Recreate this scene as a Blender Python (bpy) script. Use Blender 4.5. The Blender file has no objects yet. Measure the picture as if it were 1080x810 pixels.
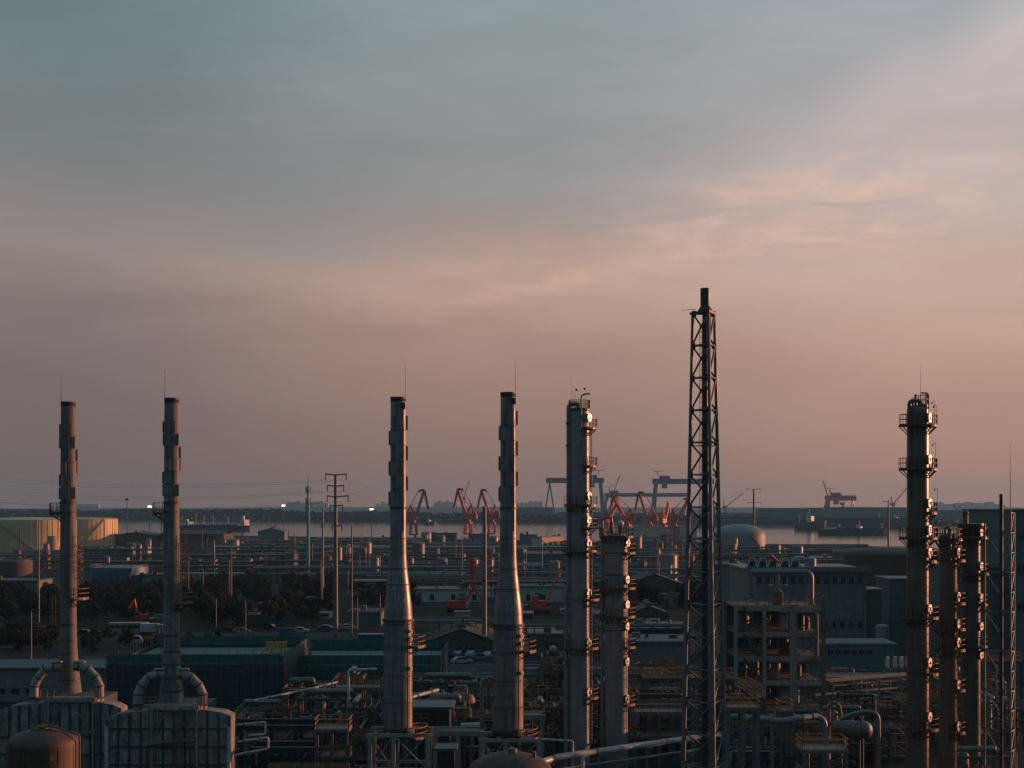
import bpy, math, random
from mathutils import Vector, Matrix
R_ = math.radians
random.seed(7)
F = 1484.0; H = 33.0; CX = 540.0; HY = 533.0      # focal length in photo pixels, eye height in metres, horizon row
def X(px, Y): return (px - CX) / F * Y
def Zp(py, Y): return H - (py - HY) / F * Y
def P(px, py, Y): return Vector((X(px, Y), Y, Zp(py, Y)))
def GY(py): return H * F / (py - HY)               # distance at which level ground appears on that row
scene = bpy.context.scene
COL = scene.collection
ORG = {}
SUN_AZ = 24.0      # degrees beyond due right of the view axis
SUN_EL = 5.0

# ------------------------------------------------------------------ mesh builder
class MB:
    def __init__(s): s.v = []; s.f = []; s.sm = []
    def add(s, vs, fs, smooth=False):
        o = len(s.v); s.v.extend(tuple(q) for q in vs)
        for f in fs: s.f.append(tuple(i + o for i in f)); s.sm.append(smooth)
    def box(s, x0, x1, y0, y1, z0, z1):
        s.add([(x0,y0,z0),(x1,y0,z0),(x1,y1,z0),(x0,y1,z0),(x0,y0,z1),(x1,y0,z1),(x1,y1,z1),(x0,y1,z1)],
              [(0,3,2,1),(4,5,6,7),(0,1,5,4),(1,2,6,5),(2,3,7,6),(3,0,4,7)]); return s
    def cbox(s, c, sx, sy, sz, rz=0.0):
        ca, sa = math.cos(rz), math.sin(rz); vs = []
        for z in (0, 1):
            for (a, b) in ((-.5,-.5),(.5,-.5),(.5,.5),(-.5,.5)):
                x, y = a*sx, b*sy
                vs.append((c[0]+x*ca-y*sa, c[1]+x*sa+y*ca, c[2]+(z-.5)*sz))
        s.add(vs, [(0,3,2,1),(4,5,6,7),(0,1,5,4),(1,2,6,5),(2,3,7,6),(3,0,4,7)]); return s
    @staticmethod
    def fr(d):
        d = Vector(d).normalized()
        up = Vector((0,0,1)) if abs(d.z) < .95 else Vector((1,0,0))
        a = d.cross(up).normalized(); return a, a.cross(d).normalized()
    def bar(s, a, b, w, h=None):
        a = Vector(a); b = Vector(b); h = h or w
        if (b-a).length < 1e-5: return s
        u, v = s.fr(b - a); u = u*(w/2); v = v*(h/2); vs = []
        for p in (a, b): vs += [p-u-v, p+u-v, p+u+v, p-u+v]
        s.add(vs, [(0,1,2,3),(4,7,6,5),(0,4,5,1),(1,5,6,2),(2,6,7,3),(3,7,4,0)]); return s
    def tube(s, a, b, r0, r1=None, n=10, cap=True):
        a = Vector(a); b = Vector(b); r1 = r0 if r1 is None else r1
        u, v = s.fr(b - a); vs = []
        for p, r in ((a, r0), (b, r1)):
            for i in range(n):
                t = 2*math.pi*i/n; vs.append(p + u*(r*math.cos(t)) + v*(r*math.sin(t)))
        s.add(vs, [(i, (i+1) % n, n+(i+1) % n, n+i) for i in range(n)], True)
        if cap:
            s.add(vs[:n], [tuple(range(n-1,-1,-1))]); s.add(vs[n:], [tuple(range(n))])
        return s
    def lathe(s, c, prof, n=28, share=False, cap=True):
        c = Vector(c)
        ring = lambda r, z: [(c.x+r*math.cos(2*math.pi*i/n), c.y+r*math.sin(2*math.pi*i/n), c.z+z) for i in range(n)]
        if share:
            vs = []; fs = []
            for r, z in prof: vs += ring(r, z)
            for k in range(len(prof)-1):
                fs += [(k*n+i, k*n+(i+1) % n, (k+1)*n+(i+1) % n, (k+1)*n+i) for i in range(n)]
            s.add(vs, fs, True)
        else:
            for k in range(len(prof)-1):
                s.add(ring(*prof[k]) + ring(*prof[k+1]), [(i, (i+1) % n, n+(i+1) % n, n+i) for i in range(n)], True)
        if cap:
            if prof[0][0] > .01: s.add(ring(*prof[0]), [tuple(range(n-1,-1,-1))])
            if prof[-1][0] > .01: s.add(ring(*prof[-1]), [tuple(range(n))])
        return s
    def hoop(s, c, r0, r1, z0, z1, n=28):
        return s.lathe(c, [(r0,z0),(r1,z0),(r1,z1),(r0,z1),(r0,z0)], n, cap=False)
    def path(s, pts, r, n=8, bend=None, k=5):
        pts = [Vector(p) for p in pts]; bend = bend or 2.2*r; q = [pts[0]]
        for i in range(1, len(pts)-1):
            p = pts[i]; a = (pts[i-1]-p); b = (pts[i+1]-p)
            t = min(bend, a.length*.48, b.length*.48); a = p + a.normalized()*t; b = p + b.normalized()*t
            for j in range(k+1):
                w = j/k; q.append(a*(1-w)**2 + p*2*w*(1-w) + b*w*w)
        q.append(pts[-1])
        q = [p for i, p in enumerate(q) if i == 0 or (p - q[i-1]).length > 1e-4]
        vs = []; u = None
        for i, p in enumerate(q):
            d = (q[min(i+1, len(q)-1)] - q[max(i-1, 0)]).normalized()
            if u is None: u, v = s.fr(d)
            else:
                u = (u - d*u.dot(d))
                if u.length < 1e-4: u, _ = s.fr(d)
                u.normalize()
            v = d.cross(u)
            for j in range(n):
                t = 2*math.pi*j/n; vs.append(p + u*(r*math.cos(t)) + v*(r*math.sin(t)))
        m = len(q)
        s.add(vs, [(i*n+j, i*n+(j+1) % n, (i+1)*n+(j+1) % n, (i+1)*n+j) for i in range(m-1) for j in range(n)], True)
        s.add(vs[:n], [tuple(range(n-1,-1,-1))]); s.add(vs[-n:], [tuple(range(n))]); return s
    def prism(s, poly, y0, y1):
        """polygon in x,z pushed through y"""
        n = len(poly); vs = [(x,y0,z) for x, z in poly] + [(x,y1,z) for x, z in poly]
        s.add(vs, [tuple(range(n)), tuple(range(2*n-1, n-1, -1))] + [(i, n+i, n+(i+1) % n, (i+1) % n) for i in range(n)]); return s
    def slab(s, poly, z0, z1):
        n = len(poly); vs = [(x,y,z0) for x, y in poly] + [(x,y,z1) for x, y in poly]
        s.add(vs, [tuple(range(n-1,-1,-1)), tuple(range(n, 2*n))] + [(i, (i+1) % n, n+(i+1) % n, n+i) for i in range(n)]); return s
    def ball(s, c, r, n=10, m=6, sz=1.0):
        return s.lathe(c, [(max(.001, r*math.sin(math.pi*k/m)), -r*sz*math.cos(math.pi*k/m)) for k in range(m+1)], n, True, False)
    def dome(s, c, r, h, n=28, m=6):
        return s.lathe(c, [(max(.001, r*math.cos(math.pi/2*k/m)), h*math.sin(math.pi/2*k/m)) for k in range(m+1)], n, True, False)
    def rail(s, pts, h=1.1, w=.055, step=1.3, closed=False):
        pts = [Vector(p) for p in pts]
        if closed: pts.append(pts[0])
        for a, b in zip(pts, pts[1:]):
            L = (b-a).length; m = max(1, round(L/step))
            for i in range(m+1):
                p = a.lerp(b, i/m); s.bar(p, p+Vector((0,0,h)), w)
            for z in (h, h*.55): s.bar(a+Vector((0,0,z)), b+Vector((0,0,z)), w)
            s.bar(a+Vector((0,0,.08)), b+Vector((0,0,.08)), w*.5, .14)
        return s
    def ladder(s, x, y, z0, z1, ang, w=.5, cage=True, rung=.4, t=.05):
        d = Vector((math.cos(ang), math.sin(ang), 0)); e = Vector((-d.y, d.x, 0)); c = Vector((x, y, 0))
        for k in (-1, 1): s.bar(c+e*(k*w/2)+Vector((0,0,z0)), c+e*(k*w/2)+Vector((0,0,z1)), t)
        z = z0
        while z < z1:
            s.bar(c-e*(w/2)+Vector((0,0,z)), c+e*(w/2)+Vector((0,0,z)), t*.7); z += rung
        if cage and z1-z0 > 3:
            z = z0+2.2; off = [(-.35,.05),(-.38,.4),(-.2,.7),(.2,.7),(.38,.4),(.35,.05)]
            pt = lambda q, zz: c+e*q[0]+d*q[1]+Vector((0,0,zz))
            while z < z1+.8:
                for a, b in zip(off, off[1:]): s.bar(pt(a, z), pt(b, z), t*.8)
                z += .9
            for q in off[1:-1]: s.bar(pt(q, z0+2.2), pt(q, z1+.8), t*.7)
        return s
    def build(s, name, m, parent=None, org=None):
        o0 = Vector(org) if org is not None else (ORG[parent.name] if parent is not None else Vector((0,0,0)))
        me = bpy.data.meshes.new(name)
        me.from_pydata([(x-o0.x, y-o0.y, z-o0.z) for x, y, z in s.v], [], s.f)
        me.polygons.foreach_set('use_smooth', s.sm); me.materials.append(m); me.update()
        o = bpy.data.objects.new(name, me); COL.objects.link(o)
        if parent is not None: o.parent = parent
        else: o.location = o0
        ORG[o.name] = o0; return o

def tag(o, label, cat, group=None, kind=None):
    if label: o['label'] = label
    if cat: o['category'] = cat
    if group: o['group'] = group
    if kind: o['kind'] = kind
    return o
def thing(name, label, cat, loc=(0,0,0), group=None):
    o = bpy.data.objects.new(name, None); COL.objects.link(o); o.location = loc
    o.empty_display_size = .5
    ORG[o.name] = Vector(loc); return tag(o, label, cat, group, 'thing')
KIDS = {}
def dup(root, loc, rz=0.0, label=None, group=None, sc=1.0):
    if root.name not in KIDS:
        KIDS[root.name] = [(c, [g for g in bpy.data.objects if g.parent == c]) for c in bpy.data.objects if c.parent == root]
    r = root.copy(); COL.objects.link(r); r.location = loc; r.rotation_euler = (0,0,rz); r.scale = (sc,sc,sc) if not isinstance(sc, tuple) else sc
    if label: r['label'] = label
    if group: r['group'] = group
    for c, gs in KIDS[root.name]:
        d = c.copy(); COL.objects.link(d); d.parent = r
        for g in gs:
            e = g.copy(); COL.objects.link(e); e.parent = d
    return r
def place(root, loc, rz=0.0, sc=1.0, label=None):
    root.location = loc; root.rotation_euler = (0,0,rz); root.scale = (sc,sc,sc) if not isinstance(sc, tuple) else sc
    if label: root['label'] = label
    return root
class Proto:
    """first use moves the built thing itself, later uses copy it"""
    def __init__(s, root): s.root = root; s.used = False
    def put(s, loc, rz=0.0, label=None, sc=1.0, group=None):
        if not s.used:
            s.used = True; place(s.root, loc, rz, sc, label)
            if group: s.root['group'] = group
            return s.root
        return dup(s.root, loc, rz, label, group, sc)

# ------------------------------------------------------------------ materials
def srgb(r, g, b):
    f = lambda c: c/255/12.92 if c/255 <= .04045 else ((c/255+.055)/1.055)**2.4
    return (f(r), f(g), f(b), 1.0)
class NT:
    def __init__(s, tree): s.t = tree; s.n = tree.nodes; s.l = tree.links
    def new(s, typ, **kw):
        n = s.n.new(typ)
        for k, v in kw.items(): setattr(n, k, v)
        return n
    def put(s, sock, val):
        if hasattr(val, 'is_linked') or hasattr(val, 'links'): s.l.new(val, sock)
        else: sock.default_value = val
    def math(s, op, a, b=None, c=None, clamp=False):
        n = s.new('ShaderNodeMath', operation=op); n.use_clamp = clamp
        for i, q in enumerate((a, b, c)):
            if q is not None: s.put(n.inputs[i], q)
        return n.outputs[0]
    def noise(s, vec, scale, detail=4, rough=.55, dist=0.0):
        n = s.new('ShaderNodeTexNoise'); s.put(n.inputs['Vector'], vec); n.inputs['Scale'].default_value = scale
        n.inputs['Detail'].default_value = detail; n.inputs['Roughness'].default_value = rough; n.inputs['Distortion'].default_value = dist
        return n.outputs[0]
    def mapr(s, v, a, b, c, d, smooth=False):
        n = s.new('ShaderNodeMapRange'); n.interpolation_type = 'SMOOTHSTEP' if smooth else 'LINEAR'
        for i, q in enumerate((v, a, b, c, d)): s.put(n.inputs[i], q)
        return n.outputs[0]
    def mix(s, f, a, b, blend='MIX'):
        n = s.new('ShaderNodeMix', data_type='RGBA', blend_type=blend)
        s.put(n.inputs[0], f); s.put(n.inputs[6], a); s.put(n.inputs[7], b); return n.outputs[2]
    def ramp(s, f, stops, interp='LINEAR'):
        n = s.new('ShaderNodeValToRGB'); s.put(n.inputs[0], f); e = n.color_ramp.elements; n.color_ramp.interpolation = interp
        while len(e) < len(stops): e.new(.5)
        for i, (p, c) in enumerate(stops): e[i].position = p; e[i].color = c
        return n.outputs[0]
    def mapping(s, vec, sc=(1,1,1), rot=(0,0,0), loc=(0,0,0)):
        n = s.new('ShaderNodeMapping'); s.put(n.inputs[0], vec); n.inputs[1].default_value = loc; n.inputs[2].default_value = rot; n.inputs[3].default_value = sc
        return n.outputs[0]
def mat(name, col, rough=.6, metal=0.0, var=.3, scale=.8, streak=.25, rust=0.0, rustcol=(.11,.045,.02), bump=.0):
    m = bpy.data.materials.new(name); m.use_nodes = True; t = NT(m.node_tree); b = t.n['Principled BSDF']
    tc = t.new('ShaderNodeTexCoord').outputs['Object']
    oi = t.new('ShaderNodeObjectInfo').outputs['Random']
    n1 = t.noise(tc, scale, 6, .62)
    f = t.mapr(n1, .28, .72, 1-var, 1+var)
    if streak:
        n2 = t.noise(t.mapping(tc, (5,5,.22)), 1.0, 3, .6)
        f = t.math('MULTIPLY', f, t.mapr(n2, .3, .72, 1-streak, 1+streak*.5))
    f = t.math('MULTIPLY', f, t.mapr(oi, 0, 1, .88, 1.1))
    c = t.mix(1.0, (col[0], col[1], col[2], 1), f, 'MULTIPLY')
    if rust:
        n3 = t.noise(t.mapping(tc, (1.3,1.3,.5)), 1.7, 7, .7)
        k = t.mapr(n3, .62-.22*rust, .78-.2*rust, 0, min(.9, .45+rust), True)
        c = t.mix(k, c, (*rustcol, 1))
        t.put(b.inputs['Metallic'], t.math('MULTIPLY', t.math('SUBTRACT', 1.0, k), metal))
    else: b.inputs['Metallic'].default_value = metal
    t.l.new(c, b.inputs['Base Color'])
    t.l.new(t.mapr(n1, .25, .75, max(.08, rough-.13), min(1, rough+.13)), b.inputs['Roughness'])
    if bump:
        bn = t.new('ShaderNodeBump'); bn.inputs['Strength'].default_value = bump; bn.inputs['Distance'].default_value = .05
        t.l.new(t.noise(tc, scale*4, 5, .6), bn.inputs['Height']); t.l.new(bn.outputs[0], b.inputs['Normal'])
    return m
M = {}
def M_(k, *a, **kw): M[k] = mat(k, *a, **kw)
M_('stack_paint', (.165,.16,.155), .42, .25, var=.34, scale=.7, streak=.55, rust=.28)
M_('stack_left', (.16,.155,.15), .75, .0, var=.38, scale=.7, streak=.6, rust=.4)
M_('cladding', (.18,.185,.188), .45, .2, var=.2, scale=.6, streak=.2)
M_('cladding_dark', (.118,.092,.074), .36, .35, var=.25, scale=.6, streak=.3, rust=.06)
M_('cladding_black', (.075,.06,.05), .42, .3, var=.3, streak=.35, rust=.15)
M_('soot', (.03,.03,.032), .9, 0, var=.4, scale=1.5, streak=.6)
M_('ring_dark', (.045,.045,.045), .6, .2)
M_('flange', (.5,.46,.42), .4, .3, var=.2, scale=2)
M_('steel_black', (.028,.030,.033), .5, .25)
M_('steel_grey', (.12,.12,.12), .55, .25, rust=.2)
M_('galv', (.17,.17,.168), .5, .35)
M_('rail_rust', (.20,.10,.045), .6, .15, rust=.25)
M_('rail_orange', (.40,.17,.06), .6, .0)
M_('furnace', (.255,.232,.21), .7, .05, var=.45, scale=.8, streak=.65, rust=.62)
M_('furnace_rib', (.035,.036,.037), .65, .15, rust=.25)
M_('duct', (.23,.21,.195), .6, .15, rust=.3)
M_('rust_tank', (.062,.034,.024), .6, .1, var=.3, rust=.5)
M_('concrete', (.235,.213,.19), .85, 0, var=.3, scale=.7, streak=.35)
M_('concrete_dark', (.055,.055,.054), .9, 0, var=.35, streak=.3)
M_('pipe_white', (.46,.43,.40), .5, .1, rust=.08)
M_('pipe_rust', (.16,.085,.05), .65, .1, rust=.3)
M_('pipe_teal', (.13,.19,.205), .5, .15)
M_('wall_blue', (.15,.148,.142), .7, .05, streak=.3)
M_('wall_teal', (.05,.105,.115), .65, .05, streak=.3)
M_('wall_grey', (.13,.13,.13), .8, 0, streak=.3)
M_('wall_white', (.36,.34,.32), .75, 0)
M_('wall_pink', (.44,.33,.27), .8, 0)
M_('wall_cream', (.40,.34,.24), .75, 0, var=.2)
M_('wall_brown', (.075,.05,.04), .8, 0)
M_('wall_orange', (.40,.20,.11), .8, 0)
M_('roof_blue', (.03,.06,.075), .6, .1)
M_('roof_dark', (.035,.035,.037), .8, 0)
M_('roof_brown', (.07,.045,.035), .8, 0)
M_('roof_pale', (.13,.135,.135), .7, 0)
M_('tank_yellow', (.58,.41,.22), .6, .05, var=.15, scale=.1)
M_('tank_blue', (.016,.085,.15), .5, .1)
M_('tank_white', (.17,.18,.185), .55, .05, var=.15, scale=.1)
M_('glass_dark', (.012,.016,.022), .12, 0, var=.1, streak=0)
M_('red_paint', (.55,.06,.03), .55, .05, rust=.12)
M_('red_dull', (.42,.032,.016), .6, .05, rust=.15)
M_('orange_paint', (.5,.13,.04), .55, 0)
M_('haze_tinted_steel', (.09,.06,.075), .6, .1)  # purple of the distance haze put into the steel colour
M_('hull_dark', (.03,.035,.045), .6, .05)
M_('ship_white', (.6,.55,.5), .5, 0)
M_('car_white', (.32,.33,.34), .25, .1, var=.05, streak=0)
M_('car_black', (.02,.02,.022), .2, .2, var=.05, streak=0)
M_('car_silver', (.30,.31,.32), .25, .6, var=.05, streak=0)
M_('car_blue', (.03,.08,.16), .25, .2, var=.05, streak=0)
M_('rubber', (.015,.015,.015), .85)
M_('net_green', (.022,.08,.062), .8, 0, var=.35, scale=.35, streak=.4)
M_('net_navy', (.015,.036,.04), .8, 0, var=.35, scale=.35, streak=.4)
M_('net_edge', (.026,.105,.08), .8, 0, var=.45, scale=.6, streak=.5)
M_('slab', (.15,.16,.16), .85, 0, var=.3, scale=.15)
M_('yellow_paint', (.50,.30,.02), .55, 0)
M_('tele_teal', (.06,.29,.34), .5, .1)
M_('bark', (.05,.035,.025), .9, 0)
M_('container_red', (.20,.035,.022), .6, 0)
M_('container_green', (.035,.10,.06), .6, 0)
M_('awning_blue', (.03,.085,.105), .6, 0)
def leaf_mat(name, c1, c2):
    m = bpy.data.materials.new(name); m.use_nodes = True; t = NT(m.node_tree); b = t.n['Principled BSDF']
    tc = t.new('ShaderNodeTexCoord').outputs['Object']; oi = t.new('ShaderNodeObjectInfo').outputs['Random']
    n = t.noise(tc, .7, 5, .65)
    f = t.math('ADD', t.mapr(n, .3, .7, 0, .8), t.mapr(oi, 0, 1, -.1, .3), clamp=True)
    t.l.new(t.mix(f, (*c1, 1), (*c2, 1)), b.inputs['Base Color']); b.inputs['Roughness'].default_value = .65; b.inputs['Specular IOR Level'].default_value = .15
    return m
M['leaf'] = leaf_mat('leaf', (.010,.016,.011), (.025,.031,.017))
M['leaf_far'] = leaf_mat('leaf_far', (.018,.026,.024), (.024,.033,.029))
def glow(name, col, s):
    m = bpy.data.materials.new(name); m.use_nodes = True; b = m.node_tree.nodes['Principled BSDF']
    b.inputs['Base Color'].default_value = (.8,.8,.8,1); b.inputs['Emission Color'].default_value = (*col, 1); b.inputs['Emission Strength'].default_value = s
    return m
M['lamp_lit'] = glow('lamp_lit', (1,.78,.5), 30)
M['lamp_small'] = glow('lamp_small', (1,.75,.5), 5)
def ground_mat(name, cols, s1, s2, rough=.9):
    m = bpy.data.materials.new(name); m.use_nodes = True; t = NT(m.node_tree); b = t.n['Principled BSDF']
    tc = t.new('ShaderNodeTexCoord').outputs['Object']
    a = t.noise(tc, s1, 6, .6); d = t.noise(tc, s2, 5, .65)
    c = t.ramp(a, [(.3+.14*i, (*q, 1)) for i, q in enumerate(cols)])
    c = t.mix(1.0, c, t.mapr(d, .3, .7, .6, 1.4), 'MULTIPLY')
    t.l.new(c, b.inputs['Base Color']); b.inputs['Roughness'].default_value = rough; b.inputs['Specular IOR Level'].default_value = .04
    return m
M['ground'] = ground_mat('ground', [(.03,.031,.029),(.05,.046,.042),(.033,.035,.031),(.062,.056,.05)], .02, .35)
M['paving'] = ground_mat('paving', [(.022,.022,.022),(.038,.037,.035),(.03,.029,.028)], .12, 1.2)
M['asphalt'] = ground_mat('asphalt', [(.045,.046,.05),(.065,.065,.068),(.055,.055,.058)], .08, .9)
M['verge'] = ground_mat('verge', [(.016,.02,.011),(.028,.028,.017),(.02,.025,.013)], .1, 1.5)
M_('kerb', (.25,.24,.22), .9, 0)
M_('line_white', (.6,.6,.58), .7, 0)
def water_mat():
    m = bpy.data.materials.new('water'); m.use_nodes = True; t = NT(m.node_tree); b = t.n['Principled BSDF']
    b.inputs['Base Color'].default_value = (.05,.055,.055,1); b.inputs['Roughness'].default_value = .12; b.inputs['IOR'].default_value = 1.33
    tc = t.new('ShaderNodeTexCoord').outputs['Object']
    bn = t.new('ShaderNodeBump'); bn.inputs['Strength'].default_value = .4; bn.inputs['Distance'].default_value = .4
    t.l.new(t.noise(t.mapping(tc, (1,.35,1)), .09, 6, .65), bn.inputs['Height']); t.l.new(bn.outputs[0], b.inputs['Normal'])
    return m
M['water'] = water_mat()

# ------------------------------------------------------------------ sky, sun, camera, haze
def make_world():
    w = bpy.data.worlds.new('World'); scene.world = w; w.use_nodes = True
    t = NT(w.node_tree); bg = t.n['Background']
    d = t.new('ShaderNodeTexCoord').outputs['Generated']
    sp = t.new('ShaderNodeSeparateXYZ'); t.l.new(d, sp.inputs[0]); x, y, z = sp.outputs
    hor = t.math('SQRT', t.math('ADD', t.math('MULTIPLY', x, x), t.math('MULTIPLY', y, y)))
    az = t.math('ARCTAN2', x, y)                    # 0 straight ahead (north), positive to the east
    el = t.math('ARCTAN2', z, hor)
    cmb = t.new('ShaderNodeCombineXYZ'); t.l.new(az, cmb.inputs[0]); t.l.new(el, cmb.inputs[1]); ae = cmb.outputs[0]
    # stratus streaks, drawn out along a gentle diagonal that climbs towards the sun
    st = t.mapping(ae, (3.2, 15, 1), (0, 0, R_(-13)), (.3, .1, 0))
    n1 = t.noise(st, 1.0, 6, .52, .35)
    n2 = t.noise(t.mapping(ae, (9, 46, 1), (0, 0, R_(-9)), (1.7, 2.2, 0)), 1.0, 6, .6, .8)
    n3 = t.noise(t.mapping(ae, (2.4, 6, 1), (0, 0, R_(-20)), (5.1, .4, 0)), 1.0, 3, .5)
    warp = t.math('ADD', t.math('MULTIPLY', t.math('SUBTRACT', n1, .5), .075), t.math('MULTIPLY', t.math('SUBTRACT', n3, .5), .09))
    damp = t.mapr(el, .0, .14, .12, 1.0, True)
    e2 = t.math('ADD', el, t.math('MULTIPLY', warp, damp))
    e2 = t.math('DIVIDE', e2, .5, clamp=True)       # ramps run over 0 .. 0.5 rad
    S = lambda lst: [(v/.5, srgb(*c)) for v, c in lst]
    top = [(.44,(150,146,146)), (.5,(120,140,150))]
    rl = t.ramp(e2, S([(0,(122,98,90)),(.03,(121,102,98)),(.06,(122,107,104)),(.1,(127,114,112)),(.13,(138,124,120)),(.16,(150,136,131)),(.21,(146,137,134))]+top))
    rm = t.ramp(e2, S([(0,(152,114,100)),(.03,(150,117,106)),(.06,(154,124,114)),(.1,(170,136,124)),(.13,(184,151,137)),(.165,(190,160,147)),(.2,(172,152,145)),(.25,(168,154,150))]+top))
    rr = t.ramp(e2, S([(0,(180,133,116)),(.03,(180,137,121)),(.06,(184,146,131)),(.1,(197,160,144)),(.16,(206,176,160)),(.205,(198,180,173)),(.25,(202,188,186)),(.33,(207,195,195))]+top))
    f1 = t.mapr(az, -.33, .0, 0, 1, True); f2 = t.mapr(az, .0, .30, 0, 1, True)
    c = t.mix(f2, t.mix(f1, rl, rm), rr)
    # the great grey cloud bank: its lower edge sags in the middle and climbs towards the sun
    au = t.mapr(az, -.37, .37, 0, 1)
    ex = lambda px, y: (((px-540)/1484+.37)/.74, (((533-y)/1484/.5),)*3+(1,))
    edge = t.new('ShaderNodeSeparateColor'); t.l.new(t.ramp(au, [ex(0,222), ex(160,238), ex(330,262), ex(520,236), ex(680,206), ex(830,165), ex(960,112), ex(1070,52)], 'EASE'), edge.inputs[0])
    ed_ = t.math('MULTIPLY', edge.outputs[0], .5)
    k = t.math('SUBTRACT', t.math('ADD', el, t.math('ADD', t.math('MULTIPLY', t.math('SUBTRACT', n1, .5), .085), t.math('MULTIPLY', t.math('SUBTRACT', n2, .5), .03))), ed_)
    k = t.mapr(k, -.03, .045, 0, 1, True)
    deep = t.mapr(el, .2, .36, 0, 1, True)
    gl = t.mix(deep, srgb(124,128,130), srgb(105,130,133)); gm = t.mix(deep, srgb(149,149,150), srgb(148,160,163)); gr = t.mix(deep, srgb(178,172,172), srgb(163,170,176))
    g = t.mix(f2, t.mix(f1, gl, gm), gr)
    g = t.mix(t.mapr(el, .4, .7, 0, 1, True), g, srgb(96,136,154))
    c = t.mix(t.math('MULTIPLY', k, t.mapr(n3, .25, .6, .8, 1.0)), c, g)
    # fine brightness of the streaks
    br = t.math('ADD', t.math('MULTIPLY', t.math('SUBTRACT', n1, .5), .34), t.math('MULTIPLY', t.math('SUBTRACT', n2, .5), .17))
    br = t.math('ADD', 1.0, t.math('MULTIPLY', br, t.mapr(el, .03, .16, .15, 1.0, True)))
    c = t.mix(1.0, c, br, 'MULTIPLY')
    # a few sunlit wisps
    def wisp(a0, e0, sa, se, slope, amt):
        da = t.math('DIVIDE', t.math('SUBTRACT', az, a0), sa)
        ww = t.math('MULTIPLY', t.math('SUBTRACT', n2, .5), .018)
        de = t.math('SUBTRACT', t.math('ADD', el, ww), e0); de = t.math('SUBTRACT', de, t.math('MULTIPLY', t.math('SUBTRACT', az, a0), slope))
        de = t.math('DIVIDE', de, se)
        q = t.math('ADD', t.math('MULTIPLY', da, da), t.math('MULTIPLY', de, de))
        return t.math('MULTIPLY', t.math('EXPONENT', t.math('MULTIPLY', q, -1.0)), t.math('MULTIPLY', t.mapr(n2, .36, .6, .4, 1.0, True), amt*1.9))
    for a in ((.185,.214,.055,.0085,.03,.42), (.26,.212,.05,.006,.02,.36), (.205,.196,.03,.006,.1,.22), (.09,.172,.12,.013,.22,.24), (-.03,.163,.11,.016,.12,.1), (.225,.175,.05,.008,.1,.2)):
        c = t.mix(wisp(*a), c, srgb(226,186,166))
    n4 = t.noise(t.mapping(ae, (10, 40, 1), (0, 0, R_(-14)), (3.3, 1.2, 0)), 1.0, 6, .6, .7)
    pa = t.math('DIVIDE', t.math('SUBTRACT', az, .215), .115); pe = t.math('DIVIDE', t.math('SUBTRACT', t.math('SUBTRACT', el, .2), t.math('MULTIPLY', t.math('SUBTRACT', az, .2), .12)), .03)
    pm = t.math('EXPONENT', t.math('MULTIPLY', t.math('ADD', t.math('MULTIPLY', pa, pa), t.math('MULTIPLY', pe, pe)), -1.0))
    c = t.mix(t.math('MULTIPLY', pm, t.mapr(n4, .47, .62, 0, .8, True)), c, srgb(230,194,176))
    c = t.mix(t.math('MULTIPLY', pm, t.mapr(n4, .46, .34, 0, .45, True)), c, srgb(170,158,156))
    # away from the sunset the dusk is bluer and darker
    back = t.mapr(y, .35, -.5, 0, 1, True)
    c = t.mix(back, c, t.ramp(t.math('DIVIDE', el, 1.2, clamp=True), [(0, srgb(82,108,120)), (.3, srgb(92,124,138)), (1, srgb(96,136,154))]))
    lo = t.mapr(el, -.02, -.2, 0, 1)
    c = t.mix(lo, c, (.02,.02,.022,1))
    sky = t.new('ShaderNodeTexSky'); sky.sky_type = 'NISHITA'; sky.sun_disc = False
    sky.sun_elevation = R_(SUN_EL); sky.sun_rotation = R_(90-SUN_AZ); sky.dust_density = 3.0
    sk = t.mix(1.0, sky.outputs[0], (.06,.06,.06,1), 'MULTIPLY')
    c = t.mix(.06, c, sk)
    t.l.new(c, bg.inputs['Color']); bg.inputs['Strength'].default_value = 1.0
make_world()
sun = bpy.data.lights.new('sun', 'SUN'); sun.energy = 5.0; sun.angle = R_(.5); sun.color = (1.0, .40, .205)
so = bpy.data.objects.new('sun', sun); COL.objects.link(so)
so.rotation_mode = 'QUATERNION'
so.rotation_quaternion = Vector((math.cos(R_(SUN_AZ)), math.sin(R_(SUN_AZ)), math.tan(R_(SUN_EL)))).to_track_quat('Z', 'Y')
cam = bpy.data.cameras.new('camera'); cam.sensor_width = 36; cam.lens = 36*F/1080; cam.shift_y = (HY-405)/1080; cam.clip_end = 40000; cam.clip_start = .5
co = bpy.data.objects.new('camera', cam); COL.objects.link(co); co.location = (0,0,H); co.rotation_euler = (R_(90),0,0); scene.camera = co
scene.view_settings.view_transform = 'Standard'; scene.view_settings.look = 'None'; scene.view_settings.exposure = 0; scene.view_settings.gamma = 1
cy = scene.cycles; cy.use_denoising = True; cy.max_bounces = 6; cy.diffuse_bounces = 3; cy.glossy_bounces = 3; cy.volume_bounces = 1; cy.transparent_max_bounces = 12
cy.sample_clamp_indirect = 4; cy.use_adaptive_sampling = True; cy.adaptive_threshold = .01
HAZE = 7.5e-5
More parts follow.
